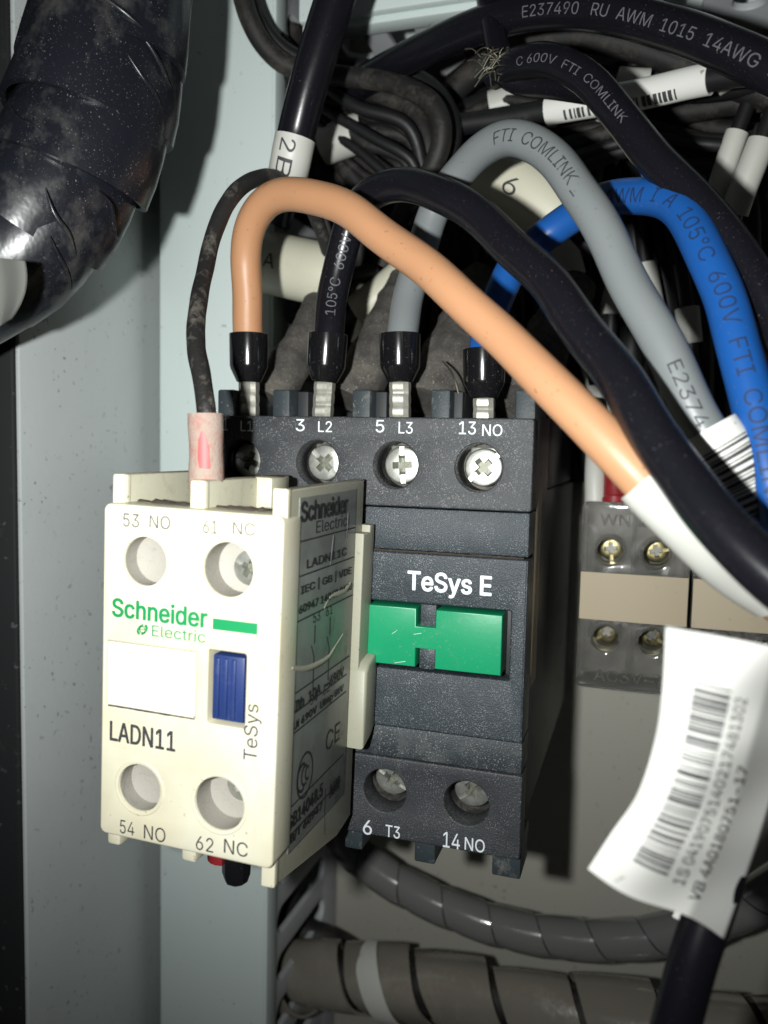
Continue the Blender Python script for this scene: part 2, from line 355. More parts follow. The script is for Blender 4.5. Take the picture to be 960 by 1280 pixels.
def shell(name, path, rad, m, parent=None, wall=0.35, n=22, flat_=1.0):     # an open ended sleeve with wall thickness
    L = len(path); V, Fc = [], []
    fr = []
    for i, t in enumerate(tangents(path)):
        c = (-path[i]); a = (c - c.dot(t) * t).normalized(); fr.append((a, t.cross(a)))
    for s in range(2):
        for i, p in enumerate(path):
            r = (rad(i / (L - 1)) if callable(rad) else rad) - s * wall; a, b_ = fr[i]
            for k in range(n):
                th = 2 * math.pi * k / n; V.append(p + a * r * math.cos(th) + b_ * (r * math.sin(th) * flat_))
    o = L * n
    for i in range(L - 1):
        for k in range(n):
            k2 = (k + 1) % n
            Fc.append([i * n + k, i * n + k2, (i + 1) * n + k2, (i + 1) * n + k]); Fc.append([o + i * n + k, o + (i + 1) * n + k, o + (i + 1) * n + k2, o + i * n + k2])
    for k in range(n):
        k2 = (k + 1) % n; e = (L - 1) * n
        Fc.append([k, o + k, o + k2, k2]); Fc.append([e + k, e + k2, o + e + k2, o + e + k])
    return mk(name, V, Fc, m, parent, angle=50)
def onpath(path, r, a0=0.0, flat_=1.0):     # map (arc length, across) -> on the jacket, on the side turned to the front of the cabinet
    T = tangents(path); S = [0.0]
    for i in range(1, len(path)): S.append(S[-1] + (path[i] - path[i - 1]).length)
    def mp(u, v, z=0.0):
        u = max(0.0, min(S[-1] - 1e-6, u)); lo_, hi = 0, len(S) - 1
        while hi - lo_ > 1:
            m_ = (lo_ + hi) // 2
            if S[m_] <= u: lo_ = m_
            else: hi = m_
        t = (u - S[lo_]) / (S[hi] - S[lo_]); p = path[lo_].lerp(path[hi], t); tt = T[lo_].lerp(T[hi], t).normalized()
        c = -p; a = (c - c.dot(tt) * tt).normalized(); b_ = a.cross(tt)
        th = a0 + v / r
        return p + a * (r + z) * math.cos(th) + b_ * (r + z) * math.sin(th) * flat_
    mp.length = S[-1]
    return mp
def near(path, x, y):       # arc length of the path point whose ray is closest to a photo pixel
    d = ray(x, y).normalized(); best, bs, s = 9e9, 0, 0.0
    for i, p in enumerate(path):
        if i: s += (p - path[i - 1]).length
        q = (p.normalized() - d).length
        if q < best: best, bs = q, s
    return bs
def cabletext(name, body, path, r, px, width, height, m, parent, a0=0.0, flip=False, v0=0.0):
    s0 = near(path, *px); mp = onpath(path, r, a0); sg = -1 if flip else 1
    g = lambda u, v, z=0.0: mp(s0 + sg * u, sg * (v + v0), z)
    return text(name, body, 0, width, -height / 2, height / 2, g, m, parent, fine=0.35, lift=0.05)
def subpath(path, s0, s1):
    S = 0.0; out = []
    for i, p in enumerate(path):
        if i: S += (p - path[i - 1]).length
        if s0 <= S <= s1: out.append(p)
    return out
def lathegeo(prof, base, axis, n=28):
    axis = axis.normalized(); a = axis.orthogonal().normalized(); b_ = axis.cross(a); V, Fc = [], []
    for r, h in prof:
        for k in range(n):
            th = 2 * math.pi * k / n; V.append(base + axis * h + (a * math.cos(th) + b_ * math.sin(th)) * r)
    for i in range(len(prof) - 1):
        for k in range(n):
            k2 = (k + 1) % n; Fc.append([i * n + k, i * n + k2, (i + 1) * n + k2, (i + 1) * n + k])
    return V, Fc
def helixgeo(path, R, pitch, width, thick, n=26, lift=0.0, wob=0.0, phase=0.0):
    """a strip wound round the path: each turn laps the last one when lift > 0"""
    S = [0.0]
    for i in range(1, len(path)): S.append(S[-1] + (path[i] - path[i - 1]).length)
    fr = frames(path)
    def pt(s, th, r):
        s = max(0.0, min(S[-1] - 1e-6, s)); lo_, hi = 0, len(S) - 1
        while hi - lo_ > 1:
            m_ = (lo_ + hi) // 2
            if S[m_] <= s: lo_ = m_
            else: hi = m_
        t = (s - S[lo_]) / (S[hi] - S[lo_]); p = path[lo_].lerp(path[hi], t)
        a = fr[lo_][1].lerp(fr[hi][1], t).normalized(); b_ = fr[lo_][2].lerp(fr[hi][2], t).normalized()
        return p + (a * math.cos(th) + b_ * math.sin(th)) * r
    V, Fc = [], []; turns = S[-1] / pitch; m_ = int(turns * n); W = 5
    for i in range(m_ + 1):
        th = 2 * math.pi * i / n + phase; s = pitch * i / n
        for k in range(W):
            u = k / (W - 1)
            r = (R(s / S[-1]) if callable(R) else R) + lift * u + wob * (math.sin(th * 1.7 + s * 0.6) + math.sin(th * 2.9 - s * .23) * math.sin(s * 0.35))
            edge = 0.0 if 0 < k < W - 1 else -thick * 0.5
            V.append(pt(s + (u - 0.5) * width, th, r + edge))
        V.append(pt(s + 0.5 * width, th, r - thick - lift * .6)); V.append(pt(s - 0.5 * width, th, r - thick - lift))
    Q = W + 2
    for i in range(m_):
        for k in range(Q):
            k2 = (k + 1) % Q; Fc.append([i * Q + k, i * Q + k2, (i + 1) * Q + k2, (i + 1) * Q + k])
    return V, Fc

# ------------------------------------------------------------------ the setting: cabinet wall, mounting plate, rubber seal
structure(box('mounting_plate', -101, 160, 190, 192, -200, 170, M['plate'], None, 0.2))
structure(box('cabinet_wall', -100.9, -100, 111.5, 189.8, -200, 170, M['wall'], None, 0.2))
structure(box('door_seal', -175, -101.0, 111, 124, -200, 170, M['gasket'], None, 0.5))

# vertical wiring duct on the left
def vduct():
    r = root('wiring_duct', 'pale grey vertical cable duct along the cabinet wall with slotted side', 'cable duct', Vector((-83, 168, -140)))
    X0, X1, Yf = -96.4, -71.2, 147.0
    box('cover', X0, X1, Yf, Yf + 2.0, -190, 165, M['duct'], r, 0.5)
    box('cover_lip', X1 - 1.4, X1 + 0.5, Yf + 0.3, Yf + 5.0, -190, 165, M['duct'], r, 0.3)
    loops = [rrect(Yf + 2.2, 189.6, -190, 165, 0.3)]
    z = -184.0
    while z < 155:
        loops.append(rrect(Yf + 6.5, 181, z, z + 6.0, 2.8)); z += 11.0
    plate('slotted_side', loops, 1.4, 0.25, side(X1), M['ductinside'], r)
    box('back_side', X0, X0 + 1.3, Yf + 2.2, 189.6, -190, 165, M['duct'], r, 0.2)
    box('base', X0 + 1.5, X1 - 1.8, 188.2, 189.7, -190, 165, M['duct'], r, 0.2)
vduct()
# horizontal wiring duct above, its slotted underside towards us
def hduct():
    z0 = at(500, 24, 150).z
    r = root('wiring_duct', 'pale grey horizontal cable duct above the black wires with slotted underside', 'cable duct', Vector((10, 170, z0)))
    box('cover', -66, 78, 147, 149, z0 + 0.5, z0 + 30, M['duct'], r, 0.5)
    box('cover_lip', -66, 78, 149, 153, z0 - 0.6, z0 + 0.9, M['duct'], r, 0.3)
    loops = [rrect(-66, 78, 150, 189.6, 0.3)]; x = -62.0
    while x < 72:
        loops.append(rrect(x, x + 5.5, 154.2, 166, 2.6)); x += 10.5
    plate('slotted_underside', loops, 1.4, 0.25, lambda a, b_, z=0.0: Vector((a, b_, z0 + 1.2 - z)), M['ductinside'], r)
    box('back', -66, 78, 188.2, 189.7, z0 + 3, z0 + 30, M['duct'], r, 0.2)
hduct()

# ------------------------------------------------------------------ screw mesh (head with cross recess and slot)
def booldiff(a, cutters):
    me = bpy.data.meshes.new('a'); me.from_pydata([v[:] for v in a[0]], [], a[1]); o = bpy.data.objects.new('a', me); COL.objects.link(o)
    bm = bmesh.new(); bm.from_mesh(me); bmesh.ops.recalc_face_normals(bm, faces=bm.faces); bm.to_mesh(me); bm.free()
    tmp = [o]
    for c in cutters:
        mc = bpy.data.meshes.new('c'); mc.from_pydata([Vector(v)[:] for v in c[0]], [], c[1])
        bm = bmesh.new(); bm.from_mesh(mc); bmesh.ops.recalc_face_normals(bm, faces=bm.faces); bm.to_mesh(mc); bm.free()
        oc = bpy.data.objects.new('c', mc); COL.objects.link(oc); tmp.append(oc)
        md = o.modifiers.new('b', 'BOOLEAN'); md.object = oc; md.operation = 'DIFFERENCE'; md.solver = 'EXACT'
    dg = bpy.context.evaluated_depsgraph_get(); dg.update(); me2 = o.evaluated_get(dg).to_mesh()
    r = [v.co.copy() for v in me2.vertices], [list(p.vertices) for p in me2.polygons]
    o.evaluated_get(dg).to_mesh_clear()
    for t in tmp: bpy.data.objects.remove(t)
    return r
def rotY(g, ang):
    c, s = math.cos(ang), math.sin(ang); return [Vector((v.x * c + v.z * s, v.y, -v.x * s + v.z * c)) for v in g[0]], g[1]
def screwgeo(R):
    prof = [(0.001, 0.0), (R * 0.5, 0.02), (R * 0.86, 0.06), (R * 0.95, 0.16), (R, 0.4), (R, 1.9), (R * 0.55, 2.0), (R * 0.55, 5.0), (0.001, 5.0)]
    v, f = lathegeo(prof, Vector((0, 0, 0)), Vector((0, 1, 0)), 36)
    w_ = R * 0.18
    taper = lambda g: ([Vector((p.x * (1 if p.y < 0 else 0.62), p.y, p.z)) if abs(p.x) > abs(p.z) else Vector((p.x, p.y, p.z * (1 if p.y < 0 else 0.62))) for p in g[0]], g[1])
    c1 = taper(boxgeo(-R * 0.60, R * 0.60, -0.5, 1.6, -w_, w_)); c2 = taper(boxgeo(-w_, w_, -0.5, 1.6, -R * 0.60, R * 0.60))
    slot = rotY(boxgeo(-R * 1.2, R * 1.2, -0.5, 0.42, -R * 0.13, R * 0.13), 0.0)
    return booldiff((v, f), [c1, c2, slot])
SCREW = screwgeo(2.75); SCREWS = screwgeo(2.1)
def screw(name, pos, ang, m, parent, g=None, tilt=(0.0, 0.0)):
    v, f = rotY(g or SCREW, ang); R = max(p.x for p in v)
    rm = Matrix.Rotation(tilt[0], 3, 'X') @ Matrix.Rotation(tilt[1], 3, 'Z')
    o = mk(name, [rm @ p + pos for p in v], f, m, parent, angle=30)
    o.data.materials.append(M['zincshade'])
    inv = rm.transposed(); og = ORG[parent.name]
    for p in o.data.polygons:       # shade of the cross recess painted in as darker zinc, with grime
        c = inv @ (Vector(p.center) / MM + og - pos)
        if c.y > 0.5 and math.hypot(c.x, c.z) < R * 0.62 and c.y < 1.75: p.material_index = 1
    return o

# ------------------------------------------------------------------ contactor
def contactor():
    r = root('contactor', 'dark graphite four pole contactor with green plate behind the cream block', 'contactor', Vector((-38.4, 189, -28)))
    Y = 112.0; XL, XR = -62.6, -14.4
    zt, zb = at(560, 522, Y).z, at(560, 636, Y).z
    fm = front(Y)
    holes = [(at(300, 575, Y).x, at(300, 572, Y).z), (at(396, 576, Y).x, at(396, 576, Y).z), (at(494, 583, Y).x, at(494, 583, Y).z), (at(598, 586, Y).x, at(598, 586, Y).z)]
    hz = sum(h[1] for h in holes[1:]) / 3
    holes = [(h[0], hz) for h in holes]
    top = plate('upper_terminal_face', [rrect(XL, XR, zb, zt, 0.5)] + [circ(h[0], h[1], 3.35) for h in holes], 4.2, 0.22, fm, M['term'], r)
    for h in holes:
        v, f = lathegeo([(3.4, 0.5), (3.4, 6.2), (0.01, 6.2)], Vector((h[0], Y, h[1])), Vector((0, 1, 0)), 32)
        mk('screw_well', v, f, M['well'], r)
    for h, a, dx in zip(holes, (0.4, 0.75, 1.5, -0.75), (0.2, 0.1, 0.25, 0.2)):
        screw('terminal_screw', Vector((h[0] + dx, Y + 2.7, h[1])), a, M['zinc'], r, None, (random.uniform(-.05, .03), random.uniform(-.02, .09)))
        box('clamp_plate', h[0] - 2.2, h[0] + 2.6, Y + 4.9, Y + 5.7, h[1] - 2.4, h[1] + 2.9, M['zinc'], r, 0.3)
    # barriers between the upper terminals, and the pieces of dark plastic beside them
    for px in (283, 352, 452, 551, 657):
        x = at(px, 505, 115.5).x; z1 = at(px, 487, 115.5).z
        box('barrier', x - 1.45, x + 1.45, 115.2, 134, zb, z1, M['barrier'], r, 0.35)
    for px in (385, 484, 580):
        x = at(px, 505, 117).x; z1 = at(px, 489, 117).z
        box('barrier_web', x - 2.2, x - 0.4, 118, 134, zb, z1, M['bodydark'], r, 0.2)
    # body
    box('housing', XL + 0.6, XR - 0.5, 118.5, 189.5, -57.0, -6.5, M['bodydark'], r, 0.6)
    box('rear_housing', XL + 0.6, XR - 0.5, 134, 189.5, -6.6, 6.0, M['bodydark'], r, 0.6)
    zs1 = at(560, 692, Y).z
    mid = box('upper_step', XL + 0.2, XR - 0.25, Y + 0.45, Y + 6.6, zb - 0.18, zs1 + 0.05, M['body'], r, 0.25)
    zf = at(560, 912, Y).z - 0.6
    g0, g1 = at(470, 748, Y), at(637, 852, Y)
    gx0, gx1, gz1, gz0 = at(440, 750, Y).x, at(638, 800, Y).x, at(560, 757, Y).z, at(560, 842, Y).z
    fp = plate('front_panel', [rrect(XL + 0.2, XR - 0.2, zf, zs1 - 0.2, 0.35), rrect(gx0, gx1, gz0, gz1, 0.3)], 3.6, 0.28, front(Y - 0.35), M['body'], r)
    box('panel_edge', XR - 1.25, XR - 0.12, Y - 0.28, Y + 6, zf + 0.1, zs1 - 0.3, M['body'], r, 0.2)
    zl = at(560, 957, Y).z
    box('lower_step', XL + 0.2, XR - 0.1, Y + 0.1, Y + 6.6, zl + 0.12, zf - 0.08, M['bodylow'], r, 0.2)
    box('plate_recess', gx0 - 1, gx1 + 1, Y + 3.4, Y + 6.2, gz0 - 1, gz1 + 1, M['bodydark'], r, 0.1)
    # dirt packed into the joint above the front panel
    pth = []
    x = XL + 1
    while x < XR - 0.6: pth.append(Vector((x, Y + 0.15, zs1 - 0.08 + random.uniform(-.04, .04)))); x += 0.8
    tube('dirt_line', pth, lambda t: 0.13 + 0.09 * random.random(), M['dirtline'], r, 6)
    # green plate in an H shape
    Yg = Y - 1.3
    gt, gb = at(560, 764, Yg).z, at(560, 838, Yg).z
    a, b_ = at(520, 770, Yg).x, at(545, 770, Yg).x; c0 = at(520, 783, Yg).z; c1 = at(520, 810, Yg).z
    gl, gr = gx0 + 0.5, at(627, 800, Yg).x
    gp = plate('green_plate', [[(gl, gb), (a, gb), (a, c1), (b_, c1), (b_, gb), (gr, gb), (gr, gt), (b_, gt), (b_, c0), (a, c0), (a, gt), (gl, gt)]], 4.6, 0.14, front(Yg), M['green'], r)
    for z0_, z1_ in ((gt - 2.7, gt + 0.5), (gb - 0.5, gb + 2.6)):
        box('plate_guide', a + 0.35, b_ - 0.25, Y - 0.2, Y + 3.4, z0_, z1_, M['body'], r, 0.15)
    for k in range(7):      # scratches
        p = at(random.uniform(490, 620), random.uniform(785, 835), Yg - .03); q = p + Vector((random.uniform(.6, 2.2), 0, random.uniform(.2, 1.3)))
        mk('scratch', [p, q, q + Vector((0.02, 0, 0.07)), p + Vector((-.02, 0, 0.05))], [[0, 1, 2, 3]], M['inkwhite'] if k < 3 else M['green'], gp, smooth=False)
    # lower terminals
    zbt = at(560, 1060, Y).z
    bh = [(at(482, 988, Y).x - 24.6, 0), (at(482, 988, Y).x - 12.4, 0), (at(481, 989, Y).x, 0), (at(583, 1003, Y).x, 0)]
    bz = (at(481, 989, Y).z + at(583, 1003, Y).z) / 2
    plate('lower_terminal_face', [rrect(XL + 0.1, XR + 0.1, zbt, zl - 0.05, 0.45)] + [circ(h[0], bz, 3.3) for h in bh], 4.4, 0.22, front(Y - 0.1), M['term'], r)
    for i, h in enumerate(bh):
        v, f = lathegeo([(3.35, 0.5), (3.35, 7.0), (0.01, 7.0)], Vector((h[0], Y, bz)), Vector((0, 1, 0)), 32)
        mk('screw_well', v, f, M['well'], r)
        screw('terminal_screw', Vector((h[0] + 0.25, Y + 3.2, bz + 0.5)), (0.5, 0.2, 0.6, -0.6)[i], M['zinc'], r, None, (random.uniform(.10, .22), random.uniform(.0, .08)))
    for px, w_, y1 in ((441, 22, 1062), (530, 26, 1080), (632, 36, 1098)):
        x0, x1 = at(px - w_ / 2, y1, Y + 1).x, at(px + w_ / 2, y1, Y + 1).x
        box('lower_tab', x0, x1, Y + 1.2, Y + 9, at(px, y1, Y + 1).z, zbt + 2.2, M['barrier'], r, 0.3)
    # worn paper strip on the right hand side
    v, f = boxgeo(XR - 0.52, XR - 0.35, 120, 127, -36, -6, 0.05)
    mk('side_label', v, f, M['strip'], r)
    # printing
    def pt(body, l, rr, t, b2, bold=0.0, Yp=Y):
        xm, ym = (l + rr) / 2, (t + b2) / 2
        text('printing', body, at(l, ym, Yp).x, at(rr, ym, Yp).x, at(xm, b2, Yp).z, at(xm, t, Yp).z, front(Yp), M['inkwhite'], r, bold=bold)
    for a_ in (('1', 279, 285, 523, 538), ('L1', 301, 316, 526, 539), ('3', 370, 381, 524, 539), ('L2', 398, 415, 526.5, 540), ('5', 470, 480.5, 525, 540.5), ('L3', 498.5, 516, 527.5, 542),
               ('13', 574, 595, 527, 543), ('NO', 603, 628, 530.5, 545)): pt(*a_, bold=0.04)
    for a_ in (('6', 454, 465, 1025, 1043), ('T3', 482, 500, 1032, 1047), ('14', 554, 575, 1041, 1060), ('NO', 581, 606, 1048, 1064)): pt(*a_, bold=0.04, Yp=Y - 0.1)
    pt('TeSys E', 510, 614, 717, 747, 0.30, Y - 0.35)
    return r
contactor()

# ------------------------------------------------------------------ cream auxiliary contact block in front of the contactor
def aux():
    C0 = Vector((-50.2, 96, -28)); TA = math.radians(1.35)
    r = root('auxiliary_contact_block', 'cream plastic auxiliary contact block with blue slider and four round holes', 'contact block', C0)
    r.rotation_euler = (0, TA, 0)
    def un(p):
        d = p - C0; c, s = math.cos(-TA), math.sin(-TA); return C0 + Vector((d.x * c + d.z * s, d.y, -d.x * s + d.z * c))
    def la(x, y, Y): return un(at(x, y, Y))
    Y = 82.0
    tl, tr, br, bl = la(130, 630, Y), la(355, 644, Y), la(340, 1082, Y), la(124, 1046, Y)
    X0, X1 = (tl.x + bl.x) / 2, (tr.x + br.x) / 2; Z1, Z0 = (tl.z + tr.z) / 2, (bl.z + br.z) / 2
    hs = [(181, 702), (285, 712), (174, 986), (274, 1004)]
    hp = [la(h[0], h[1], Y) for h in hs]
    for i, j in ((0, 1), (2, 3)):
        zz = (hp[i].z + hp[j].z) / 2; hp[i].z = hp[j].z = zz
    rad = [2.95, 3.2, 2.95, 3.25]
    i0, i1 = la(133, 802, Y), la(243, 884, Y); s0, s1 = la(260, 816, Y), la(305, 907, Y)
    iz1, iz0 = la(188, 808, Y).z, la(188, 891, Y).z
    sz1, sz0 = la(283, 815, Y).z, la(283, 908, Y).z
    plate('front_face', [rrect(X0, X1, Z0, Z1, 0.9)] + [circ(p.x, p.z, q) for p, q in zip(hp, rad)] + [rrect(i0.x, i1.x, iz0, iz1, 0.3), rrect(s0.x, s1.x, sz0, sz1, 0.3)], 5.0, 0.3, front(Y), M['cream'], r)
    plate('label_insert', [rrect(i0.x + .12, i1.x - .12, iz0 + .12, iz1 - .12, 0.3)], 1.0, 0.12, front(Y + 0.14), M['insert'], r)
    box('slider_floor', s0.x - .5, s1.x + .5, Y + 4.9, Y + 5.4, sz0 - .5, sz1 + .5, M['bodydark'], r, 0.1)
    sl = box('blue_slider', s0.x + 0.45, s1.x - 0.35, Y + 0.4, Y + 4.8, sz0 + 0.45, sz1 - 0.55, M['blueslide'], r, 0.2)
    for k in range(3):
        x = s0.x + 1.15 + k * 1.05
        box('grip_rib', x - 0.28, x + 0.28, Y + 0.12, Y + 0.6, sz0 + 0.75, sz1 - 0.9, M['blueslide'], sl, 0.1)
    for i, (p, q) in enumerate(zip(hp, rad)):
        v, f = lathegeo([(q - .03, 0.35), (q - .03, 2.6), (q * 0.8, 3.0), (0.01, 3.1)] if i in (0, 2) else [(q - .03, 0.35), (q - .03, 3.6), (q * .8, 3.9), (q * 0.55, 4.0), (0.01, 4.1)], Vector((p.x, Y, p.z)), Vector((0, 1, 0)), 30)
        mk('screw_well', v, f, M['creamwell'], r)
        v, f = lathegeo([(q + 0.02, 0.0), (q + 0.28, -0.10), (q + 0.42, -0.10), (q + 0.55, 0.02)], Vector((p.x, Y, p.z)), Vector((0, 1, 0)), 34)
        mk('hole_rim', v, f, M['cream'], r)
    screw('terminal_screw', Vector((hp[1].x + 1.5, Y + 2.2, hp[1].z)), 0.5, M['zinc'], r, SCREWS)
    screw('terminal_screw', Vector((hp[3].x + 0.9, Y + 3.75, hp[3].z + 0.9)), 0.9, M['zinc'], r, SCREWS)
    # core and the three ribs that stand above and below the front face
    box('core', X0 + 0.6, X1 - 0.6, Y + 5.6, 108.5, Z0 + 1.0, Z1 - 1.0, M['creamdirty'], r, 0.3)
    zr1 = la(150, 592, Y + 2.5).z; zr0 = la(342, 1104, Y + 2).z
    for px, w_, zz1, y0 in ((149, 1.9, zr1, 2.4), (247, 2.0, la(246, 600, Y + 2.5).z, 2.4)):
        x = la(px, 605, Y + y0).x
        box('rib', x - w_ / 2, x + w_ / 2, Y + y0, 108.5, Z0 - 2.6, zz1, M['creamdirty'], r, 0.4)
        box('rib_tip', x - w_ / 2 - .03, x + w_ / 2 + .03, Y + y0 - .1, Y + y0 + 1.4, Z1 - .8, zz1 + .03, M['cream'], r, 0.4)
        box('rib_foot', x - w_ / 2 - .03, x + w_ / 2 + .03, Y + y0 - .1, Y + y0 + 3, Z0 - 2.7, Z0 + .8, M['cream'], r, 0.4)
    # a narrow clip post between the rear ribs
    x = la(345, 600, 100).x; box('clip_post', x - 2.6, x + 0.4, 98, 103, Z1 - 1, la(345, 596, 100).z, M['creamdirty'], r, 0.4)
    XS = la(356, 640, Y + 1.5).x + 0.35
    zs1 = la(352, 612, Y + 1.6).z
    ob = [(Y + 1.5, zr0), (Y + 1.5, zs1), (109.6, zs1 + 0.4), (109.6, -54.5), (104, -55.2)]
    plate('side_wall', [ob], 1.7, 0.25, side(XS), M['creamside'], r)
    plate('side_wall_edge', [[(Y + 1.2, zr0 - .1), (Y + 1.2, zs1 + .1), (Y + 2.3, zs1 + .1), (Y + 2.3, zr0 - .1)]], 1.9, 0.3, side(XS + .08), M['cream'], r)
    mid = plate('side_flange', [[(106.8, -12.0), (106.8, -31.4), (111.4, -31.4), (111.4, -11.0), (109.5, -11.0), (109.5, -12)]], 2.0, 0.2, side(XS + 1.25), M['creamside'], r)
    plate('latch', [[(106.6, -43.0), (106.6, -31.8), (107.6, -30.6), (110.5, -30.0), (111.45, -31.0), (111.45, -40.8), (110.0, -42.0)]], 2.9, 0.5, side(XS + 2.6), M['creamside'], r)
    # printed label on the side wall
    def sx(x, y): 
        p = atX(x, y, XS - .6); return un(p)
    a0, a1 = sx(361, 800).y, sx(434, 700).y
    zA, zB = sx(362, 622).z, sx(345, 1082).z
    zB = min(zB, -49)
    sb = plate('side_label', [[(a0, zB), (a0, zA), (a1, zA + 0.2), (a1, zB - 0.5)]], 0.16, 0.04, side(XS + 0.12), M['sidelabel'], r)
    mp = side(XS + 0.13)
    def st(body, lb, rt, bold=0.0, rot=0.0):
        p, q = sx(*lb), sx(*rt); text('printing', body, p.y, q.y, p.z, q.z, mp, M['inkside'], sb, bold=bold, rot=rot)
    def ln(p, q, w_=0.2):
        p, q = sx(*p), sx(*q); p.y = max(p.y, a0 + .1); q.y = min(q.y, a1 - .1); z = (p.z + q.z) / 2
        mk('ruled_line', [mp(p.y, z, .03), mp(q.y, z, .03), mp(q.y, z + w_, .03), mp(p.y, z + w_, .03)], [[0, 1, 2, 3]], M['inkside'], sb, smooth=False)
    st('Schneider', (364, 652), (424, 618), 0.3); st('Electric', (384, 666), (424, 642))
    ln((362, 678), (436, 659)); st('LADN11C', (373, 710), (424, 683), .1)
    ln((362, 723), (434, 695)); st('IEC | GB | VDE', (366, 745), (431, 705), .12); st('60947 14048 0660', (364, 767), (432, 727), .12)
    ln((361, 778), (435, 743))
    zl_ = sx(385, 800)
    for dy in (0, 5.2):         # contact diagram: two strokes with their cross bars
        y_ = zl_.y + dy
        for dz0, dz1 in ((0, -2.4), (-4.2, -8.5)):
            mk('diagram', [mp(y_, zl_.z + dz0 + 2, .03), mp(y_ + .25, zl_.z + dz0 + 2, .03), mp(y_ + .25, zl_.z + dz1 + 2, .03), mp(y_, zl_.z + dz1 + 2, .03)], [[0, 1, 2, 3]], M['inkside'], sb, smooth=False)
        mk('diagram', [mp(y_ - 1, zl_.z - .4, .03), mp(y_ - .8, zl_.z - .4, .03), mp(y_ + .3, zl_.z - 2.2, .03), mp(y_ + .1, zl_.z - 2.2, .03)], [[0, 1, 2, 3]], M['inkside'], sb, smooth=False)
    text('printing', '53   61', zl_.y - .6, zl_.y + 6, zl_.z + 2.3, zl_.z + 3.6, mp, M['inkside'], sb)
    text('printing', '54   62', zl_.y - .6, zl_.y + 6, zl_.z - 8.2, zl_.z - 6.9, mp, M['inkside'], sb)
    for p, q in (((356, 872), (431, 819)), ((354, 898), (428, 842)), ((354, 923), (428, 864))): ln(p, q)
    st('Ith  10A  ~ 690V', (362, 889), (424, 832), .15); st('Ui 690V  Uimp 6kV', (360, 915), (424, 854), .15)
    st('CE', (403, 940), (421, 900), -0.1)
    cc = sx(377, 968); R_ = 2.6
    V, Fc = [], []
    for ra, rb, n0, n1 in ((R_, R_ - .28, 0, 40),):
        for k in range(41):
            t = 2 * math.pi * k / 40; V += [mp(cc.y + ra * math.cos(t), cc.z + ra * 1.15 * math.sin(t), .03), mp(cc.y + rb * math.cos(t), cc.z + rb * 1.15 * math.sin(t), .03)]
        Fc += [[2 * k, 2 * k + 1, 2 * k + 3, 2 * k + 2] for k in range(40)]
    mk('certification_mark', V, Fc, M['inkside'], sb, smooth=False)
    for k, q in enumerate((1.55, 1.15, 0.8)):
        V, Fc = [], []; ox = cc.y - 0.9 + k * 0.85
        for j in range(21):
            t = math.radians(60 + 240 * j / 20); V += [mp(ox + 1.0 * q * math.cos(t), cc.z + 1.25 * q * math.sin(t), .03), mp(ox + (q - .28) * math.cos(t), cc.z + 1.2 * (q - .28) * math.sin(t), .03)]
        Fc = [[2 * j, 2 * j + 1, 2 * j + 3, 2 * j + 2] for j in range(20)]
        mk('certification_mark', V, Fc, M['inkside'], sb, smooth=False)
    ln((352, 1015), (426, 945)); ln((350, 1056), (424, 975))
    st('GB14048.5', (356, 1040), (400, 977), 0.2); st('JB/T 60947', (354, 1062), (400, 1000), 0.2); st('A600', (409, 998), (422, 968), .1)
    p = sx(404, 985)
    mk('ruled_line', [mp(p.y, p.z, .03), mp(p.y + .15, p.z, .03), mp(p.y + .15, p.z - 6.5, .03), mp(p.y, p.z - 6.5, .03)], [[0, 1, 2, 3]], M['inkside'], sb, smooth=False)
    # smeared glue across the side label
    for pts_, rr in (([(430, 728), (422, 738), (405, 745), (397, 760)], 0.42), ([(357, 834), (378, 834), (402, 822), (412, 808), (422, 792)], 0.45), ([(407, 668), (405, 690), (404, 706)], 0.16), ([(425, 640), (424, 672)], 0.14)):
        P3 = [sx(*q) for q in pts_]; P3 = [Vector((XS + (-0.02 if rr > .2 else 0.12), q.y, q.z)) for q in P3]
        tube('glue_smear', spline(P3, 0.5), lambda t, rr=rr: rr * (0.55 + 0.45 * math.sin(math.pi * min(1, t + .15))), M['glue'] if rr > .2 else M['ink'], sb, 8)
    pth = []; x = X0 + 0.8
    while x < X1 - 1.2: pth.append(Vector((x, Y + 5.3 + random.uniform(-.2, .2), Z1 - 0.25 + random.uniform(-.12, .12)))); x += 0.7
    tube('dirt_line', pth, lambda t: 0.32 + 0.28 * random.random(), M['dirtline'], r, 7)
    pth = []; x = i0.x + .3
    while x < i1.x: pth.append(Vector((x, Y + 0.12, iz0 + 0.05 + random.uniform(-.02, .02)))); x += 0.6
    tube('dirt_line', pth, lambda t: 0.05 + 0.06 * random.random(), M['dirtline'], r, 6)
    # front printing
    def pf(body, l, rr, t, b2, m_=M['ink'], bold=0.0, rot=0.0, nm='printing'):
        xm, ym = (l + rr) / 2, (t + b2) / 2
        return text(nm, body, la(l, ym, Y).x, la(rr, ym, Y).x, la(xm, b2, Y).z, la(xm, t, Y).z, front(Y), m_, r, bold=bold, rot=rot)
    G = M['inkgrey']
    pf('53', 154, 174, 642, 659, G); pf('NO', 187, 213, 644.5, 661, G); pf('61', 254, 272, 650.5, 667, G); pf('NC', 291, 319, 653, 669, G)
    pf('54', 150, 168, 1026, 1043, M['ink']); pf('NO', 180, 207, 1033, 1051, M['ink']); pf('62', 245, 267, 1046, 1064, M['ink']); pf('NC', 280, 310, 1051, 1069, M['ink'])
    pf('LADN11', 138, 219, 908, 932, M['ink'], 0.25)
    pf('TeSys', 305, 327, 880, 951, M['ink'], 0.0, math.pi / 2)
    bg = M['brandgreen']
    pf('Schneider', 141, 259, 754, 777.5, bg, 0.32); 
    pf('Electric', 190, 257, 785, 799.5, bg, -0.02)
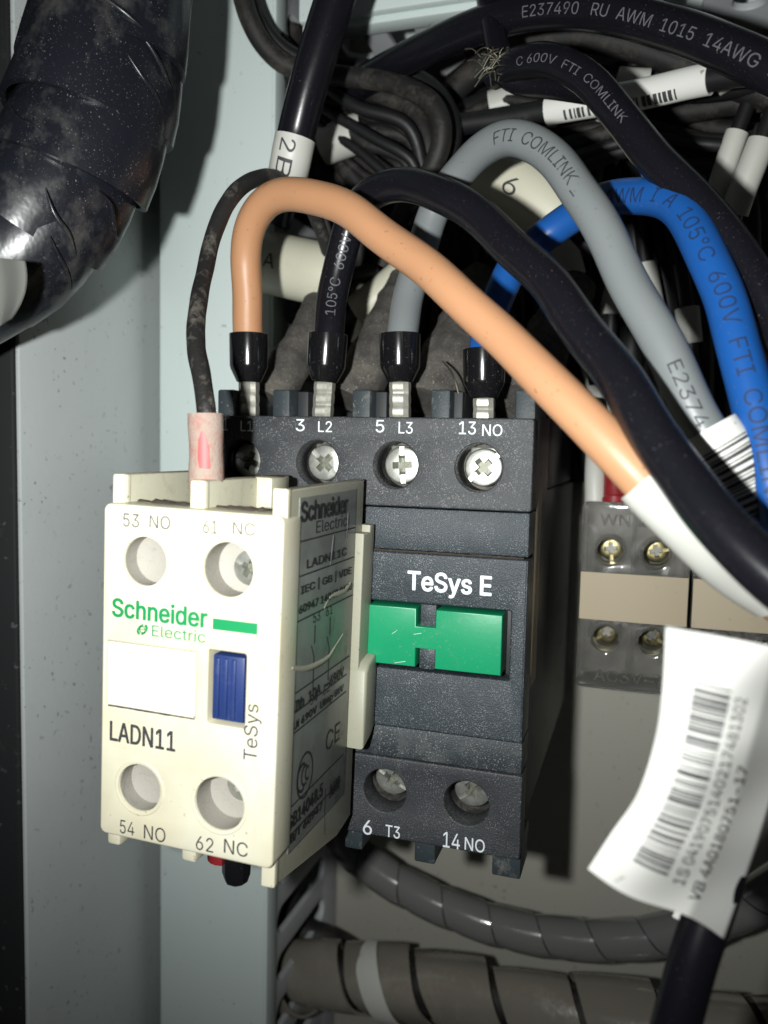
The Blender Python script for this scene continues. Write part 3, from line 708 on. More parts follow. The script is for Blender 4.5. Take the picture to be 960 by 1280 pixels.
    b0, b1 = la(266, 783, Y), la(322, 783, Y); z1_, z0_ = la(294, 776, Y).z, la(294, 790, Y).z
    mk('brand_bar', [Vector((b0.x, Y - .035, z0_)), Vector((b1.x, Y - .035, z0_)), Vector((b1.x, Y - .035, z1_)), Vector((b0.x, Y - .035, z1_))], [[0, 1, 2, 3]], bg, r, smooth=False)
    lc = la(178, 787, Y); V = []      # looped emblem under the name
    n = 40
    for k in range(n + 1):
        t = 2 * math.pi * k / n; x_, z_ = 0.72 * math.cos(t), 0.72 * math.sin(t); x_ += z_ * 0.42
        for q in (1.0, 0.58): V.append(Vector((lc.x + x_ * q, Y - .035, lc.z + z_ * q)))
    mk('emblem', V, [[2 * k, 2 * k + 1, 2 * k + 3, 2 * k + 2] for k in range(n) if k not in (9, 10, 29, 30)], bg, r, smooth=False)
    text('emblem', 'e', lc.x - .42, lc.x + .42, lc.z - .42, lc.z + .42, front(Y), bg, r)
    return r
aux()

# ------------------------------------------------------------------ ferruled power cables
DIA = 4.75
def ferrule(parent, px, ytop, ybot, Y, bx=0, ybl=532):
    b_, t = at(px + bx, ybot, Y), at(px, ytop, Y); ax = (t - b_); h = ax.length; ax.normalize()
    v, f = lathegeo([(1.75, -0.15), (1.95, 0.0), (2.9, h * 0.27), (3.02, h * 0.34), (3.08, h), (3.0, h + 0.05), (2.72, h), (2.66, h * 0.5), (1.6, h * 0.3), (1.5, -0.15), (1.75, -.15)], b_, ax, 30)
    mk('ferrule_sleeve', v, f, M['sleeve'], parent, angle=16)
    L = (at(px, ybl, Y) - at(px, ybot, Y)).length
    P, Q = [], []
    n = 26
    for i in range(n + 1):
        s = i / n; k = 1 - 0.22 * (0.5 + 0.5 * math.cos(s * L * 2 * math.pi / 1.9)) ** 3
        wx, wy = 1.5 * (0.92 + 0.08 * k), 1.15 * k
        c = b_ - ax * (s * L - 0.2); e = [(-wx, -wy * .55), (-wx * .55, -wy), (wx * .55, -wy), (wx, -wy * .55), (wx, wy * .7), (wx * .6, wy), (-wx * .6, wy), (-wx, wy * .7)]
        P += [c + Vector((x_, y_, 0)) for x_, y_ in e]
        if i:
            for j in range(8): j2 = (j + 1) % 8; Q.append([(i - 1) * 8 + j, (i - 1) * 8 + j2, i * 8 + j2, i * 8 + j])
    Q.append(list(range(8))); Q.append([n * 8 + j for j in range(8)])
    mk('ferrule_blade', P, Q, M['tin'], parent, angle=25)
def power(label, pts, m, ferr, rad=DIA / 2):
    P3 = pix(pts); r = root('power_cable', label, 'cable', P3[0], None)
    ferrule(r, *ferr)
    path = rough(spline(P3, 0.8)); tube('jacket', path, rad, m, r, 24, wob=0.012)
    return r, path
orange, op = power('orange power cable arching from the first terminal into a white printed sleeve',
    [(313, 452, 117.5), (310, 415, 117.5), (308, 370, 117), (308, 320, 116), (316, 278, 114), (338, 250, 111.5), (375, 242, 109), (425, 258, 106), (490, 302, 102), (570, 367, 97), (650, 443, 92), (720, 513, 88), (780, 574, 86), (830, 628, 86), (880, 678, 88), (930, 722, 91), (1000, 772, 94)],
    M['orange'], (311, 418, 477, 117.5))
s0, s1 = near(op, 807, 603), near(op, 960, 745)
sp = subpath(op, s0, s1)
shell('marker_sleeve', sp, lambda t: DIA / 2 + 0.55 - 0.25 * t, M['whitesleeve'], orange, 0.3, 26)
cabletext('printing', 'VDVMA:0751-', op, DIA / 2 + 0.55, (838, 612), 9.5, 0.95, M['ink'], orange, a0=0.0, v0=1.45)
blackc, bp_ = power('thick black power cable arching from the second terminal beside the orange one',
    [(409, 452, 117.5), (411, 415, 118), (416, 370, 119), (428, 310, 119), (445, 264, 118), (475, 238, 115.5), (515, 231, 112), (562, 248, 108), (622, 292, 103.5), (682, 352, 98), (738, 424, 92.5), (790, 500, 87), (838, 575, 82.5), (885, 640, 79), (955, 710, 76), (1030, 770, 74)],
    M['black'], (410, 418, 477, 117.5, -4))
cabletext('printing', '105°C  600V', bp_, DIA / 2, (419, 402), 13.5, 1.6, M['inkpale'], blackc)
greyc, gp_ = power('grey power cable arching from the third terminal up into a barcode label',
    [(499, 452, 117.5), (503, 415, 118.5), (511, 370, 120.5), (524, 320, 122), (545, 262, 122.5), (572, 218, 120.5), (603, 186, 117), (645, 174, 113), (690, 196, 109), (732, 252, 105.5), (772, 325, 102), (812, 402, 99), (850, 475, 97), (886, 545, 96), (930, 620, 96), (985, 710, 96)],
    M['grey'], (500, 418, 477, 117.5))
cabletext('printing', 'FTI  COMLINK _', gp_, DIA / 2, (633, 173), 19, 1.85, M['inkcable'], greyc, v0=0.1)
cabletext('printing', 'E2374', gp_, DIA / 2, (846, 463), 7.5, 1.6, M['inkcable'], greyc, v0=0.2)
bluec, up_ = power('blue power cable curving from the fourth terminal behind the grey one',
    [(604, 474, 117.5), (607, 430, 119), (618, 385, 121.5), (645, 328, 124), (690, 288, 124.5), (742, 256, 121), (790, 245, 116.5), (832, 250, 112), (868, 288, 107.5), (900, 360, 103), (926, 440, 99.5), (946, 525, 97), (966, 610, 95), (990, 720, 93)],
    M['blue'], (605, 437, 497, 117.5))
cabletext('printing', 'AWM  I  A  105°C  600V  FTI  COMLINK', up_, DIA / 2, (773, 237), 54, 1.9, M['inkblue'], bluec, v0=0.1)

# the barcode label wrapped round the grey cable
def greylabel():
    s0 = near(gp_, 884, 538); pth = subpath(gp_, s0, near(gp_, 982, 708))
    P0 = pth[0]
    r = root('barcode_label', 'white barcode label wrapped round the end of the grey cable', 'label', P0)
    shell('label_film', pth, lambda t: DIA / 2 + 0.25 + 0.1 * math.sin(6 * t), M['paper'], r, 0.2, 30, flat_=1.38)
    mp = onpath(pth, DIA / 2 + 0.35, 0.0, 1.38); s = 2.2; V, Fc = [], []
    rnd = random.Random(3)
    while s < mp.length - 0.5 and s < 19:
        w_ = rnd.choice((0.14, 0.14, 0.28, 0.4)); n = 12; b0 = len(V)
        for k in range(n + 1):
            v_ = -2.1 + 4.9 * k / n; V += [mp(s, v_, .09), mp(s + w_, v_, .09)]
        Fc += [[b0 + 2 * k, b0 + 2 * k + 1, b0 + 2 * k + 3, b0 + 2 * k + 2] for k in range(n)]
        s += w_ + rnd.choice((0.14, 0.2, 0.3, 0.42))
    mk('barcode', V, Fc, M['ink'], r, smooth=False)
greylabel()

# ------------------------------------------------------------------ thin dirty wire with its red end sleeve
P3 = pix([(259, 590, 88.5), (258, 545, 88.5), (258, 512, 88.5), (252, 470, 90.5), (245, 430, 93), (247, 385, 97), (257, 335, 103), (270, 285, 106.5), (292, 243, 110), (322, 223, 115), (352, 226, 123), (390, 262, 133), (415, 330, 142)])
tw = root('control_wire', 'thin black wire caked in pale dust ending in a red sleeve', 'wire', P3[0])
path = spline(P3, 0.6); tube('jacket', path, 1.2, M['dirtywire'], tw, 16, wob=0.05)
sp = spline(pix([(258, 612, 88.5), (258, 570, 88.5), (257, 517, 88.5)]), 0.5)
es = shell('end_sleeve', sp, lambda t: 2.12 + 0.06 * math.sin(9 * t), M['redtube'], tw, 0.75, 24)
mp = onpath(sp, 2.14); s_ = near(sp, 258, 588); V = []; Fc = []
ol = [(0, -.55), (0.1, .75), (1.2, .95), (3.4, .85), (4.6, .45), (4.3, 0.05), (2.8, -.35), (1.4, -.45)]
vv, ff = subdiv([Vector((a, b_, 0)) for a, b_ in ol], [list(range(8))], 0.5)
mk('bare_patch', [mp(s_ + p.x, p.y + .1, .09) for p in vv], ff, M['redclean'], es)
# stub of a ferrule under the cream block
P3 = pix([(285, 1062, 92), (290, 1080, 92), (297, 1100, 92)])
st_ = root('control_wire', 'red wire stub with black tip poking out under the cream block', 'wire', P3[0])
tube('jacket', spline([P3[0] + Vector((-.6, 0, 3)), P3[0] + Vector((-.8, 0, -1.3))], 0.4), 2.0, M['redwire'], st_, 16)
v, f = lathegeo([(1.9, 2.0), (1.9, -0.8), (1.5, -2.0), (0.9, -2.4), (0.01, -2.4)], at(296, 1082, 91), Vector((0, 0, 1)), 9); mk('end_tip', v, f, M['sleeve'], st_, angle=20)

# ------------------------------------------------------------------ taped cable bundle at the upper left
def bundle():
    pts = [(165, -150, 101), (150, -40, 100), (136, 50, 99), (122, 120, 97.5), (98, 190, 96), (62, 255, 94), (10, 310, 92), (-70, 350, 90)]
    P3 = pix(pts); r = root('taped_cable_bundle', 'thick black cable bundle wound in dusty tape', 'cable bundle', P3[2])
    path = spline(P3, 1.0)
    tube('core', path, 9.0, M['tape'], r, 28, wob=0.03)
    v, f = helixgeo(path, lambda t: 9.5 + .7 * math.sin(t * 17) + .35 * math.sin(t * 41), 8.2, 12.2, 0.3, 64, lift=1.2, wob=0.42, phase=0.6)
    mk('tape_winding', v, f, M['tape'], r, angle=50)
    # raised folds in the tape
    rnd = random.Random(5); L = near(path, 20, 310); mp = onpath(path, 10.35)
    for k in range(9):      # wrinkles lying roughly along the windings
        s0 = (0.60 + 0.043 * k) * L; a = rnd.uniform(-13, 4)
        pth = spline([mp(s0 + j * 0.9 + rnd.uniform(-.5, .5), a + j * 2.6, 0.12) for j in range(4)], 0.5)
        tube('tape_fold', pth, lambda t: 0.03 + 0.30 * math.sin(math.pi * t), M['tape'], r, 8)
    # loose pale end of tape
    V, Fc = [], []; W, H = 6, 12
    for s in range(2):
        for j in range(H + 1):
            for i in range(W + 1):
                u, v_ = i / W, j / H
                x_ = -8 + u * (38 - 22 * v_ ** 2) + 7 * math.sin(v_ * 2.2); y_ = 322 + v_ * 86 + u * (4 - 14 * v_)
                p = at(x_, y_, 80 + 2.0 * math.cos(u * 3) + 2.5 * v_); V.append(p + Vector((0, 0.18 * s, 0)))
    n1 = (W + 1) * (H + 1)
    for j in range(H):
        for i in range(W):
            a = j * (W + 1) + i; q = [a, a + 1, a + W + 2, a + W + 1]; Fc.append(q); Fc.append([x_ + n1 for x_ in q][::-1])
    mk('loose_tape_end', V, Fc, mat('pale tape end', (0.22, 0.225, 0.205), 0.25, dust=0.4, dcol=(0.2, 0.19, 0.16), dscale=150, sharp=0.4), r)
bundle()

# ------------------------------------------------------------------ wires in the upper part
def wire(label, pts, dia, m, name='control_wire', group=None, wob=0.02, n=14, cat='wire'):
    P3 = pix(pts); path = spline(P3, 1.1); o = tube(name, path, dia / 2, m, None, n, wob); tag(o, label, cat, group); return o, path
def wire_r(label, pts, dia, m, name='control_wire', group=None, wob=0.02, n=16, cat='wire'):
    P3 = pix(pts); r = root(name, label, cat, P3[0], group); path = spline(P3, 0.9); tube('jacket', path, dia / 2, m, r, n, wob); return r, path
def sleeve_on(r, path, a, b_, rad, m, wall=0.3, flat_=1.0):
    s0, s1 = near(path, *a), near(path, *b_); s0, s1 = min(s0, s1), max(s0, s1)
    return shell('marker_sleeve', subpath(path, s0, s1), rad, m, r, wall, 20, flat_)

r, p = wire_r('thick black cable coming down from above with a handwritten white tag', [(438, -60, 122), (415, 10, 122), (392, 85, 122.5), (372, 160, 124), (361, 213, 126), (353, 245, 138), (346, 280, 156), (344, 340, 166)], 6.2, M['black'], 'tagged_cable', cat='cable')
sleeve_on(r, p, (369, 172), (358, 222), 3.3, M['whitesleeve'])
cabletext('handwriting', '2B', p, 3.3, (366, 178), 3.6, 2.6, M['ink'], r, v0=-1.0)
r, p = wire_r('glossy black cable crossing at the top with pale lettering', [(380, 150, 158), (450, 105, 150), (530, 62, 141), (600, 32, 135), (670, 14, 130), (750, 14, 125), (840, 36, 120), (910, 62, 116), (1000, 105, 112)], 5.6, M['black'], 'lettered_cable', cat='cable')
cabletext('printing', 'E237490   RU  AWM  1015  14AWG  105', p, 2.8, (668, 14), 47, 1.55, M['inkpale'], r, v0=0.15)
r, p = wire_r('black cable slanting past the blue one with pale lettering along it', [(618, 92, 131), (650, 78, 126), (690, 76, 122), (735, 100, 119), (775, 145, 116), (815, 195, 113), (865, 245, 110), (915, 305, 107), (960, 380, 104), (1000, 470, 102)], 4.7, M['black'], 'lettered_cable', cat='cable')
cabletext('printing', 'C 600V  FTI  COMLINK', p, 2.35, (662, 76), 24, 1.15, M['inkpale'], r, v0=0.1)
# wire coming straight down from above with its frayed screen
r, p = wire_r('black wire dropping from the duct with frayed bare metal screen', [(604, -40, 136), (612, 10, 134), (620, 50, 131), (628, 86, 129), (648, 102, 130), (690, 108, 133), (740, 116, 138)], 3.8, M['black'], 'screened_wire')
c0 = at(622, 78, 127); V, Fc = [], []; rnd = random.Random(2); parts = []
for k in range(46):
    a = c0 + Vector((rnd.uniform(-2.6, 2.6), rnd.uniform(-1.5, 1.5), rnd.uniform(-1.2, 1.2))); d = Vector((rnd.uniform(-1.6, 1.6), rnd.uniform(-1, .8), rnd.uniform(-1.4, 1.2)))
    parts.append(tubegeo(spline([a, a + d + Vector((0, -.5, .5)), a + d * 2], 0.5), 0.09, 5))
v, f = join(parts); mk('frayed_screen', v, f, M['braid'], r)
# loops on the left top
LB = 'dust coated black wire looping in the tangle above the orange cable'; GB = 'dusty wires tangled under the top duct'
LBS = ['outermost front loop of dusty black wire in the tangle above the orange cable', 'smooth black wire looping just outside the front dusty loop', 'dusty black wire loop nested inside the outermost front loop',
 'dusty wire slanting through the middle of the tangle behind the loops', LB, LB, 'dusty wire dropping straight behind the thick cable with the handwritten tag', 'dusty wire dropping behind the tangle just right of the handwritten tag cable', 'innermost tight loop of dusty wire in the tangle above the orange cable']
LSS = ['thick dusty wire curving under the glossy lettered cable along the top duct', 'dark smooth wire running sideways just above the barcode sleeve', 'dusty wire running sideways just below the barcode sleeve', 'dark wire sagging behind the frayed metal screen', 'thin dusty wire running sideways lowest, above the grey arch']
loops_ = [
 ([(296, -30, 136), (312, 25, 137), (335, 62, 139), (368, 85, 141), (430, 95, 143), (495, 105, 142), (540, 130, 140), (552, 170, 140), (535, 220, 142), (505, 262, 146), (480, 330, 150)], 3.6),
 ([(306, -30, 140), (322, 20, 141), (345, 55, 143), (380, 76, 146), (440, 84, 149), (505, 92, 149), (548, 118, 148), (566, 165, 147), (552, 225, 149), (520, 285, 152)], 3.4),
 ([(330, 30, 150), (390, 92, 152), (450, 112, 152), (508, 132, 152), (536, 180, 152), (519, 236, 154), (480, 300, 158)], 3.4),
 ([(340, 90, 156), (395, 130, 157), (455, 165, 158), (500, 205, 158), (505, 260, 160)], 4.0),
 ([(350, 120, 160), (400, 170, 160), (440, 220, 160), (470, 280, 162), (480, 350, 164)], 4.2),
 ([(375, 110, 163), (420, 150, 163), (470, 200, 163), (500, 250, 165), (510, 330, 168)], 4.2),
 ([(356, -20, 160), (370, 60, 160), (385, 140, 160), (400, 220, 162), (412, 300, 165)], 4.2),
 ([(388, -20, 164), (395, 80, 164), (415, 170, 164), (440, 260, 166), (455, 340, 168)], 4.2),
 ([(372, 80, 156), (420, 130, 157), (470, 160, 157), (525, 205, 157), (540, 262, 160)], 3.2),
 ([(560, 120, 163), (600, 85, 160), (650, 55, 157), (720, 45, 155), (800, 60, 154), (880, 90, 153), (990, 130, 150)], 5.0),
 ([(530, 165, 165), (580, 140, 163), (640, 118, 160), (720, 105, 157), (820, 112, 154), (900, 108, 151), (1000, 88, 148)], 4.6),
 ([(540, 200, 170), (600, 165, 168), (680, 150, 166), (760, 150, 163), (850, 140, 160), (920, 128, 157), (1000, 120, 154)], 4.2),
 ([(560, 110, 168), (620, 70, 168), (690, 82, 166), (760, 98, 164), (850, 92, 160), (1000, 60, 157)], 4.4),
 ([(585, 160, 172), (650, 140, 172), (740, 134, 170), (830, 150, 168), (930, 165, 164), (1010, 170, 160)], 3.6),
]
for i, (pts, d) in enumerate(loops_):
    if i < 9: wire(LBS[i], pts, d, M['dustwire'] if i not in (1,) else M['backwire'], group=GB, wob=0.05)
    else: wire(LSS[i - 9], pts, d, M['dustwire'] if i % 2 else M['backwire'], group='dusty wires running along the top duct', wob=0.04)
rnd = random.Random(31)
for i in range(16):
    t = i / 15; j = lambda a=9: rnd.uniform(-a, a); Yd = rnd.uniform(148, 166)
    wire('thin dusty wire fanning out inside the tangle above the orange cable', [(352 + j(), 70 + 70 * t + j(), Yd + 4), (400 + j(), 112 + 62 * t + j(), Yd), (455 + j(12), 140 + 70 * t + j(12), Yd - 1), (505 + j(12), 168 + 92 * t + j(12), Yd), (530 - 60 * t + j(), 240 + 70 * t, Yd + 5)], rnd.uniform(1.7, 2.9), M['dustwire'] if i % 4 else M['backwire'], group='thin wires fanning out in the tangle', wob=0.06, n=10)
rnd = random.Random(77)
for i in range(13):
    j = lambda a=10: rnd.uniform(-a, a); Yd = rnd.uniform(150, 176); y0 = 95 + 9 * i
    wire('thin dusty wire threading through the dark mass under the top duct', [(540 + j(30), y0 + 60 + j(25), Yd + 5), (620 + j(), y0 + 30 + j(20), Yd), (710 + j(), y0 + 8 + j(18), Yd - 1), (800 + j(), y0 + j(22), Yd), (890 + j(), y0 - 5 + j(26), Yd), (1000, y0 - 10 + j(40), Yd + 3)], rnd.uniform(2.0, 3.6), M['dustwire'] if i % 3 else M['backwire'], group='thin wires threading under the top duct', wob=0.06, n=10)
# wire with a long white barcode sleeve
r, p = wire_r('black wire with a long white barcode sleeve above the grey cable', [(560, 158, 150), (640, 146, 148), (720, 132, 145), (800, 118, 142), (870, 102, 139), (930, 92, 136), (1010, 88, 133)], 3.8, M['backwire'], 'tagged_wire')
sleeve_on(r, p, (684, 139), (886, 100), 2.15, M['paper'], 0.25, 1.1)
mpx = onpath(p, 2.2, 0.0, 1.1); s = near(p, 712, 133); V, Fc = [], []; rnd = random.Random(9)
e = near(p, 850, 107)
while s < e:
    w_ = rnd.choice((.25, .4, .6)); b0 = len(V)
    for k in range(7):
        v_ = -1.9 + 1.6 * k / 6; V += [mpx(s, v_, .08), mpx(s + w_, v_, .08)]
    Fc += [[b0 + 2 * k, b0 + 2 * k + 1, b0 + 2 * k + 3, b0 + 2 * k + 2] for k in range(6)]; s += w_ + rnd.choice((.25, .4, .6))
mk('barcode', V, Fc, M['ink'], r, smooth=False)
# wires over on the right with white marker sleeves
def sleeved(label, pts, dia, a, b_, srad, m=M['whitesleeve'], wm=None, fl=1.0, group=None):
    r, p = wire_r(label, pts, dia, wm or M['backwire'], 'marked_wire', group); sleeve_on(r, p, a, b_, srad, m, 0.3, fl); return r, p
GS = 'wires with white marker sleeves behind the power cables'
sleeved('upper right wire with white sleeve next to the slanting lettered cable', [(948, 80, 152), (935, 130, 152), (918, 175, 152), (898, 235, 153), (880, 300, 156)], 2.6, (920, 168), (892, 250), 1.9, group=GS)
sleeved('wire with longer white sleeve at the outer side of the lettered cable', [(985, 80, 150), (966, 140, 150), (945, 195, 150), (922, 255, 151), (900, 330, 154)], 2.8, (952, 175), (918, 265), 2.25, group=GS)
sleeved('wire with white sleeve glimpsed between grey cable and slanting black cable', [(770, 120, 160), (795, 160, 160), (815, 200, 160), (826, 232, 161), (850, 300, 164)], 2.8, (785, 145), (822, 222), 2.6, group=GS)
sleeved('wire with broad white sleeve tucked under the slanting black cable', [(740, 130, 165), (775, 165, 165), (800, 198, 165), (830, 240, 166), (860, 330, 168)], 3.0, (745, 137), (795, 192), 4.2, group=GS)
r, p = sleeved('wire with large cream tag marked 6 under the grey arch', [(590, 205, 150), (630, 222, 148), (672, 250, 147), (720, 290, 148), (760, 340, 152)], 3.0, (600, 208), (700, 275), 5.6, M['papercream'], group=None)
cabletext('printing', '6', p, 5.6, (644, 236), 2.4, 3.0, M['ink'], r, v0=-0.6)
r, p = sleeved('wire with large cream tag marked A beside the orange bend', [(300, 318, 147), (345, 330, 146), (380, 338, 145), (420, 345, 145), (470, 340, 150)], 3.0, (330, 328), (420, 345), 5.9, M['papercream'])
cabletext('printing', 'A', p, 5.9, (352, 332), 2.6, 2.6, M['ink'], r, v0=0.4)
sleeved('wire with cream sleeve showing between second and third ferrules', [(400, 420, 152), (440, 395, 150), (480, 365, 150), (520, 330, 152), (560, 300, 156)], 3.0, (450, 388), (505, 344), 3.4, M['papercream'])
sleeved('wire with small cream sleeve low behind the first ferrule gap', [(440, 470, 150), (452, 440, 150), (462, 405, 151), (470, 360, 153)], 2.6, (455, 432), (463, 400), 2.6, M['papercream'])
sleeved('wire with short white sleeve below the dusty loops', [(360, 200, 154), (405, 182, 153), (455, 165, 153), (500, 160, 156)], 3.0, (404, 184), (455, 165), 3.7, M['whitesleeve'])
for lab, pts, a, b_, sr in (
    ('wire with white sleeve behind the blue bend, beside the black cable', [(690, 230, 160), (700, 300, 160), (712, 345, 160), (730, 400, 161), (745, 480, 163)], (697, 285), (713, 350), 3.1),
    ('wire with white sleeve between blue cable and grey cable, high up', [(800, 270, 164), (806, 330, 164), (815, 380, 164), (824, 440, 165), (830, 520, 166)], (806, 332), (816, 392), 2.2),
    ('wire with pale sleeve between blue cable and grey cable, lower down', [(850, 330, 162), (858, 380, 162), (862, 420, 162), (868, 480, 163), (872, 540, 164)], (859, 385), (863, 432), 2.2),
    ('wire with pale sleeve between orange cable and grey cable', [(730, 420, 166), (745, 470, 166), (756, 520, 166), (764, 580, 166), (768, 640, 167)], (740, 455), (757, 525), 2.4),
    ('wire with pale sleeve seen through the blue arch', [(770, 300, 168), (768, 350, 168), (764, 400, 168), (758, 470, 168)], (769, 330), (765, 395), 2.6)):
    sleeved(lab, pts, 2.6, a, b_, sr, group=GS)
sleeved('wire with short pale sleeve lying just under the frayed metal screen', [(570, 150, 158), (610, 135, 157), (650, 124, 157), (700, 118, 158)], 2.6, (612, 134), (652, 124), 2.9, group=GS)
sleeved('wire with pale sleeve poking out over the barcode sleeve', [(700, 90, 156), (760, 100, 155), (812, 104, 155), (880, 100, 156)], 2.6, (775, 102), (815, 104), 2.4, group=GS)
sleeved('wire with white sleeve showing beyond the end of the barcode sleeve', [(860, 120, 150), (892, 102, 148), (925, 82, 147), (980, 60, 146)], 2.6, (890, 103), (925, 82), 2.6, group=GS)
# black wires hanging behind everything on the right, down to the terminal block
rnd = random.Random(11)
for i in range(17):
    x = 560 + i * 25 + rnd.uniform(-8, 8); Yd = rnd.uniform(168, 183); k = rnd.uniform(-40, 40)
    y1 = 560 if x < 700 else rnd.uniform(590, 640)
    wire('black wire hanging in the dark behind the power cables', [(x + k, 150 + rnd.uniform(-20, 30), Yd), (x + k * .3 + rnd.uniform(-10, 10), 270, Yd - 3), (x + rnd.uniform(-10, 10), 400, Yd), (x + rnd.uniform(-12, 12), 500, Yd), (x * .94 + 45, y1, min(Yd + 3, 185))], rnd.uniform(4.2, 5.4), M['backwire'], group='black wires hanging behind the power cables', wob=0.04, n=12)
for i in range(7):
    x = 330 + i * 32 + rnd.uniform(-8, 8); Yd = rnd.uniform(168, 182); k = rnd.uniform(-30, 30)
    wire('black wire sinking behind the contactor in the shade of the orange bend', [(x + k, 160, Yd - 4), (x + rnd.uniform(-14, 14), 270, Yd), (x + rnd.uniform(-14, 14), 380, Yd), (x + rnd.uniform(-12, 12), 470, 184)], rnd.uniform(4.0, 5.0), M['backwire'], group='black wires sinking behind the contactor', wob=0.04, n=12)
# dust caked boots behind the ferrules
for lab, pts, r0, r1 in (
    ('dust caked grey boot behind the gap between first and second ferrules', [(335, 500, 128), (360, 460, 131), (384, 420, 136), (400, 380, 143)], 4.0, 3.0),
    ('dust caked grey boot behind the gap between second and third ferrules', [(436, 502, 128), (462, 455, 131), (480, 410, 136), (505, 350, 145)], 4.6, 2.6),
    ('dust caked grey boot behind the gap between third and fourth ferrules', [(540, 505, 128), (560, 455, 131), (580, 405, 137), (600, 350, 146)], 5.4, 3.4),
    ('dust caked grey boot behind the fourth ferrule', [(650, 505, 128), (668, 460, 132), (690, 415, 138), (720, 360, 147)], 5.0, 3.4)):
    P3 = pix(pts); o = tube('cable_boot', spline(P3, 0.5), lambda t, a=r0, b_=r1: a + (b_ - a) * t + .22 * max(0, math.sin(t * 26)) ** 3, M['boot'], None, 20, 0.05); tag(o, lab, 'cable boot', 'dusty cable boots behind the terminals')
# ------------------------------------------------------------------ clear terminal block on the right
def tblock():
    Y = 140.0; zt, zb = at(790, 629, Y).z, at(790, 866, Y).z
    r = root('terminal_block', 'clear covered terminal block with yellowed strip and brass screws', 'terminal block', Vector((8, 189, (zt + zb) / 2)))
    for k in range(3):
        X0 = at(724, 740, Y).x + k * 17.9; X1 = X0 + 17.5
        sx1, sx2 = X0 + 4.7, X0 + 12.2; z1, z2 = at(790, 692, Y).z, at(788, 802, Y).z
        holes = [(sx1, z1), (sx2, z1), (sx1 - .1, z2), (sx2 - .1, z2)]
        plate('clear_cover', [rrect(X0, X1, zb, zt, 1.0)] + [circ(a, b_, 2.15, 28) for a, b_ in holes], 2.6, 0.4, front(Y), M['clear'], r)
        box('terminal_body', X0 + .3, X1 - .3, Y + 6.5, 189.6, zb + 1.2, zt - 1.0, M['tbody'], r, 0.4)
        for a, b_ in holes:
            v, f = lathegeo([(3.0, 1.0), (3.1, 0.6), (2.75, 0.35), (2.25, 0.5), (2.2, 6.6), (3.0, 6.6), (3.0, 1.0)], Vector((a, Y + 2.4, b_)), Vector((0, 1, 0)), 26)
            mk('screw_collar', v, f, M['clear'], r)
            screw('brass_screw', Vector((a, Y + 5.6, b_)), random.uniform(0, 3), M['brass'], r, SCREWS)
        zs1, zs0 = at(790, 718, Y).z, at(790, 778, Y).z
        plate('marking_strip', [rrect(X0 + .15, X1 - .15, zs0, zs1, 0.1)], 0.3, 0.06, front(Y - 0.32), M['strip'], r)
        for xx in (X0 + .35, X0 + 8.2, X1 - .9): box('inner_wall', xx, xx + .6, Y + 2.8, Y + 6.4, zb + 1.4, zt - 1.2, M['clear'], r, 0.1)
        text('embossing', 'AC3V~3', X0 + 3, X0 + 14.5, zb + 1.5, zb + 3.5, front(Y), M['clear'], r, bold=.1, lift=.06)
        text('embossing', 'WN 12C', X0 + 3, X0 + 14.5, zt - 3.9, zt - 1.9, front(Y), M['clear'], r, bold=.1, lift=.06)
    return r
tblock()
r, p = wire_r('dark red wire dropping into the clear terminal block', [(772, 520, 158), (770, 570, 155), (768, 600, 152), (768, 634, 151)], 2.6, M['redwire'], 'red_wire')
v, f = lathegeo([(2.1, 0.0), (2.25, 1.2), (2.0, 1.5), (2.0, 6.0), (2.1, 6.2), (1.3, 6.2)], at(768, 632, 151), at(770, 570, 154) - at(768, 632, 151), 20); mk('red_sleeve', v, f, M['redwire'], r)
r, p = wire_r('wire with silvery white sleeve beside the red wire', [(748, 500, 160), (746, 550, 157), (744, 590, 154), (744, 634, 153)], 2.4, M['backwire'], 'marked_wire')
sleeve_on(r, p, (746, 555), (744, 626), 1.9, M['whitesleeve'])
# ------------------------------------------------------------------ lower cables
P3 = pix([(405, 1010, 172), (440, 1062, 170), (490, 1100, 169), (560, 1135, 168), (640, 1162, 167.5), (730, 1175, 167), (820, 1170, 166.5), (900, 1146, 166), (970, 1110, 165), (1050, 1050, 164)])
r = root('spiral_wrapped_cable', 'dark cable in smoke grey spiral wrap sagging below the contactor', 'cable', P3[2])
path = spline(P3, 0.9); tube('core', path, 3.5, M['backwire'], r, 16)
v, f = helixgeo(path, 4.15, 11.0, 10.75, 0.45, 30, lift=0.25, phase=1.1); mk('spiral_wrap', v, f, M['wrap'], r, angle=45)
P3 = pix([(300, 1205, 172), (350, 1215, 168), (430, 1222, 165), (520, 1232, 163), (620, 1250, 162), (740, 1272, 161), (860, 1288, 160), (1000, 1300, 159)])
r = root('spiral_wrapped_bundle', 'thick dusty cable bundle in spiral wrap coming out of the duct', 'cable bundle', P3[2])
path = spline(P3, 1.0); tube('core', path, 5.7, M['dustwire'], r, 20, 0.04)
v, f = helixgeo(path, lambda t: 7.3 - 0.3 * t + .5 * math.sin(t * 23), 17.0, 15.6, 0.5, 40, lift=0.7, wob=0.34, phase=2.0); mk('spiral_wrap', v, f, M['wrapdust'], r, angle=45)
sp = subpath(path, near(path, 478, 1228), near(path, 512, 1232))
v, f = helixgeo(subpath(path, near(path, 462, 1227), near(path, 530, 1234)), 8.6, 19.0, 5.2, 0.25, 40, wob=.2, phase=4.6); mk('paper_tag', v, f, M['whitesleeve'], r, angle=45)
wire('dark dusty cable slipping under the spiral wrapped bundle', [(300, 1150, 176), (350, 1160, 176), (400, 1172, 177), (440, 1195, 178), (480, 1230, 179), (540, 1290, 179)], 7.0, M['dustwire'], wob=0.04, name='control_wire')
